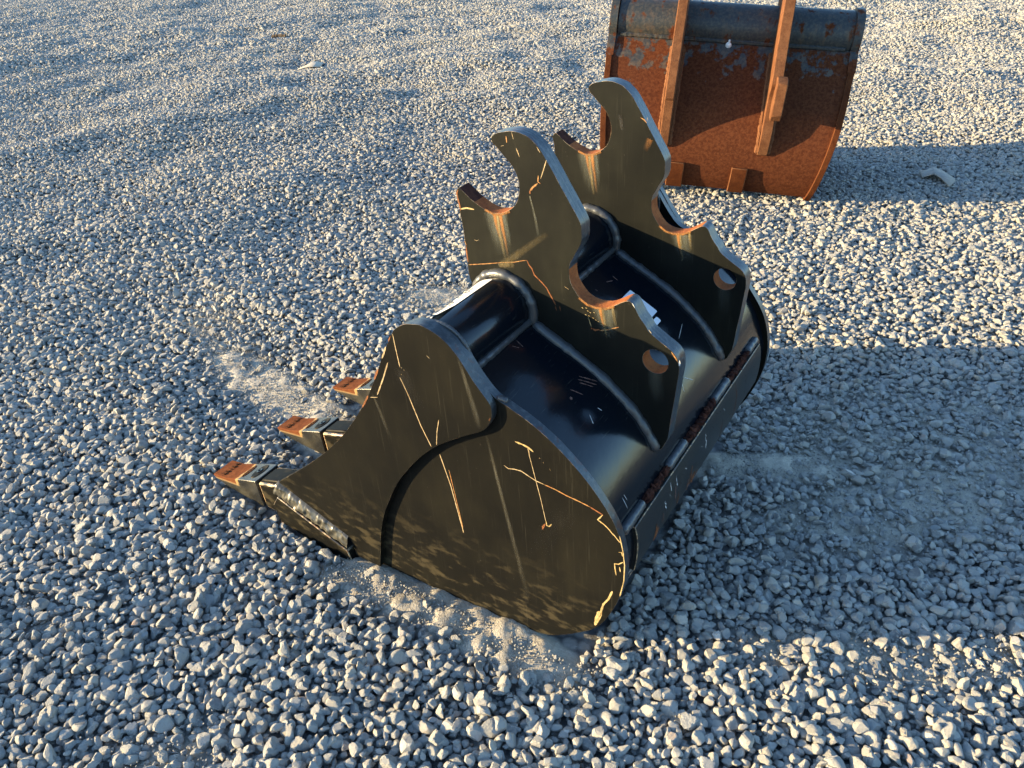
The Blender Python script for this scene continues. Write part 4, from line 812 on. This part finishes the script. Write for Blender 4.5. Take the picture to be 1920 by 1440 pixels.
# wear bars under the heel
for w0, w1 in ((-.285*MS, -.222*MS), (-.047*MS, .012*MS)):
    prof = [p for p in rwo if .012 < p[1] < .165 and p[0] < -.2]
    outr = [(p[0] - .016, p[1] - .007 * (1 - p[1] / .17)) for p in prof]
    bm_obj('wear_bar', plate_bm([(u * K, v * K) for u, v in outr + prof[::-1]], w0, w1), [RU1, RU2], rb, bevel=.003, bevmat=1)
bm = bmesh.new(); box_bm(bm, RL + .06, RRt - .06, .10*K, .42*K, .001*K, .030*K); bm_obj('cutting_edge', bm, RU1, rb, bevel=.004)
# white tag tied to a stud on the back plate
bm = bmesh.new(); bmesh.ops.create_uvsphere(bm, u_segments=14, v_segments=8, radius=.0115, matrix=Matrix.Translation((-.128*MS, -.140*K, .545*K)) @ Matrix.Diagonal((1, .6, 1, 1)))
tube_bm(bm, [(-.128*MS, -.142*K, .551*K), (-.1265*MS, -.142*K, .565*K)], .004, 6)
bm_obj('tag_stud', bm, m_plain('white_plastic', (.75, .75, .74), .5), rb)
# ------------------------------------------------------------------ litter on the gravel
def sheet(name, pts_rows, mat, th, label, cat):
    bm = bmesh.new(); R = [[bm.verts.new(p) for p in r] for r in pts_rows]
    for P, Q in zip(R[:-1], R[1:]):
        for k in range(len(P) - 1): bm.faces.new((P[k], P[k+1], Q[k+1], Q[k]))
    o = bm_obj(name, bm, mat, None); m = o.modifiers.new('thickness', 'SOLIDIFY'); m.thickness = th; m.offset = -1
    c = sum((v.co for v in o.data.vertices), Vector()) / len(o.data.vertices)
    for v in o.data.vertices: v.co -= c
    o.location = c
    return tag(o, label, cat)
CARD = m_plain('cardboard', (.33, .30, .26), .9, .2, 60, .18)
gz = lambda x, y, h: (x, y, GZ + float(relief(x, y)) + h)
G_ = lambda x, y: (CAM.x + (x - CAM.x) * MS, CAM.y + (y - CAM.y) * MS)
def gp(x, y, h): a, b = G_(x, y); return gz(a, b, h)
sheet('cardboard_scrap', [[gp(1.72, 3.150, .016), gp(1.735, 3.157, .017), gp(1.76, 3.135, .036), gp(1.775, 3.10, .028), gp(1.785, 3.045, .010)],
                          [gp(1.742, 3.205, .016), gp(1.765, 3.213, .018), gp(1.79, 3.20, .034), gp(1.815, 3.16, .026), gp(1.838, 3.105, .010)],
                          [gp(1.752, 3.24, .016), gp(1.785, 3.245, .018), gp(1.81, 3.24, .032), gp(1.835, 3.20, .024), gp(1.855, 3.14, .010)]], CARD, .004, 'bent strip of grey cardboard on shaded gravel right of the rusty bucket', 'cardboard')
sheet('paper_scrap', [[gp(-1.62, 6.70, .02), gp(-1.57, 6.69, .032), gp(-1.50, 6.68, .034), gp(-1.43, 6.68, .02)], [gp(-1.60, 6.86, .02), gp(-1.56, 6.87, .034), gp(-1.51, 6.86, .036), gp(-1.45, 6.84, .02)], [gp(-1.58, 6.95, .015), gp(-1.55, 6.96, .026), gp(-1.51, 6.95, .026), gp(-1.46, 6.93, .015)]], m_plain('pale_card', (.46, .41, .33), .85, .2, 40, .12), .005, 'small pale curled piece of card on the gravel far left of the buckets', 'card')
bm = bmesh.new(); tube_bm(bm, [gp(-2.20, 8.26, .05), gp(-2.13, 8.25, .06), gp(-2.05, 8.23, .055)], .014, 6, 0, 1, .5)
tag(bm_obj('wood_stick', bm, m_plain('dark_wood', (.09, .06, .035), .8)), 'short dark stick on the gravel beyond the pale curled card', 'stick')
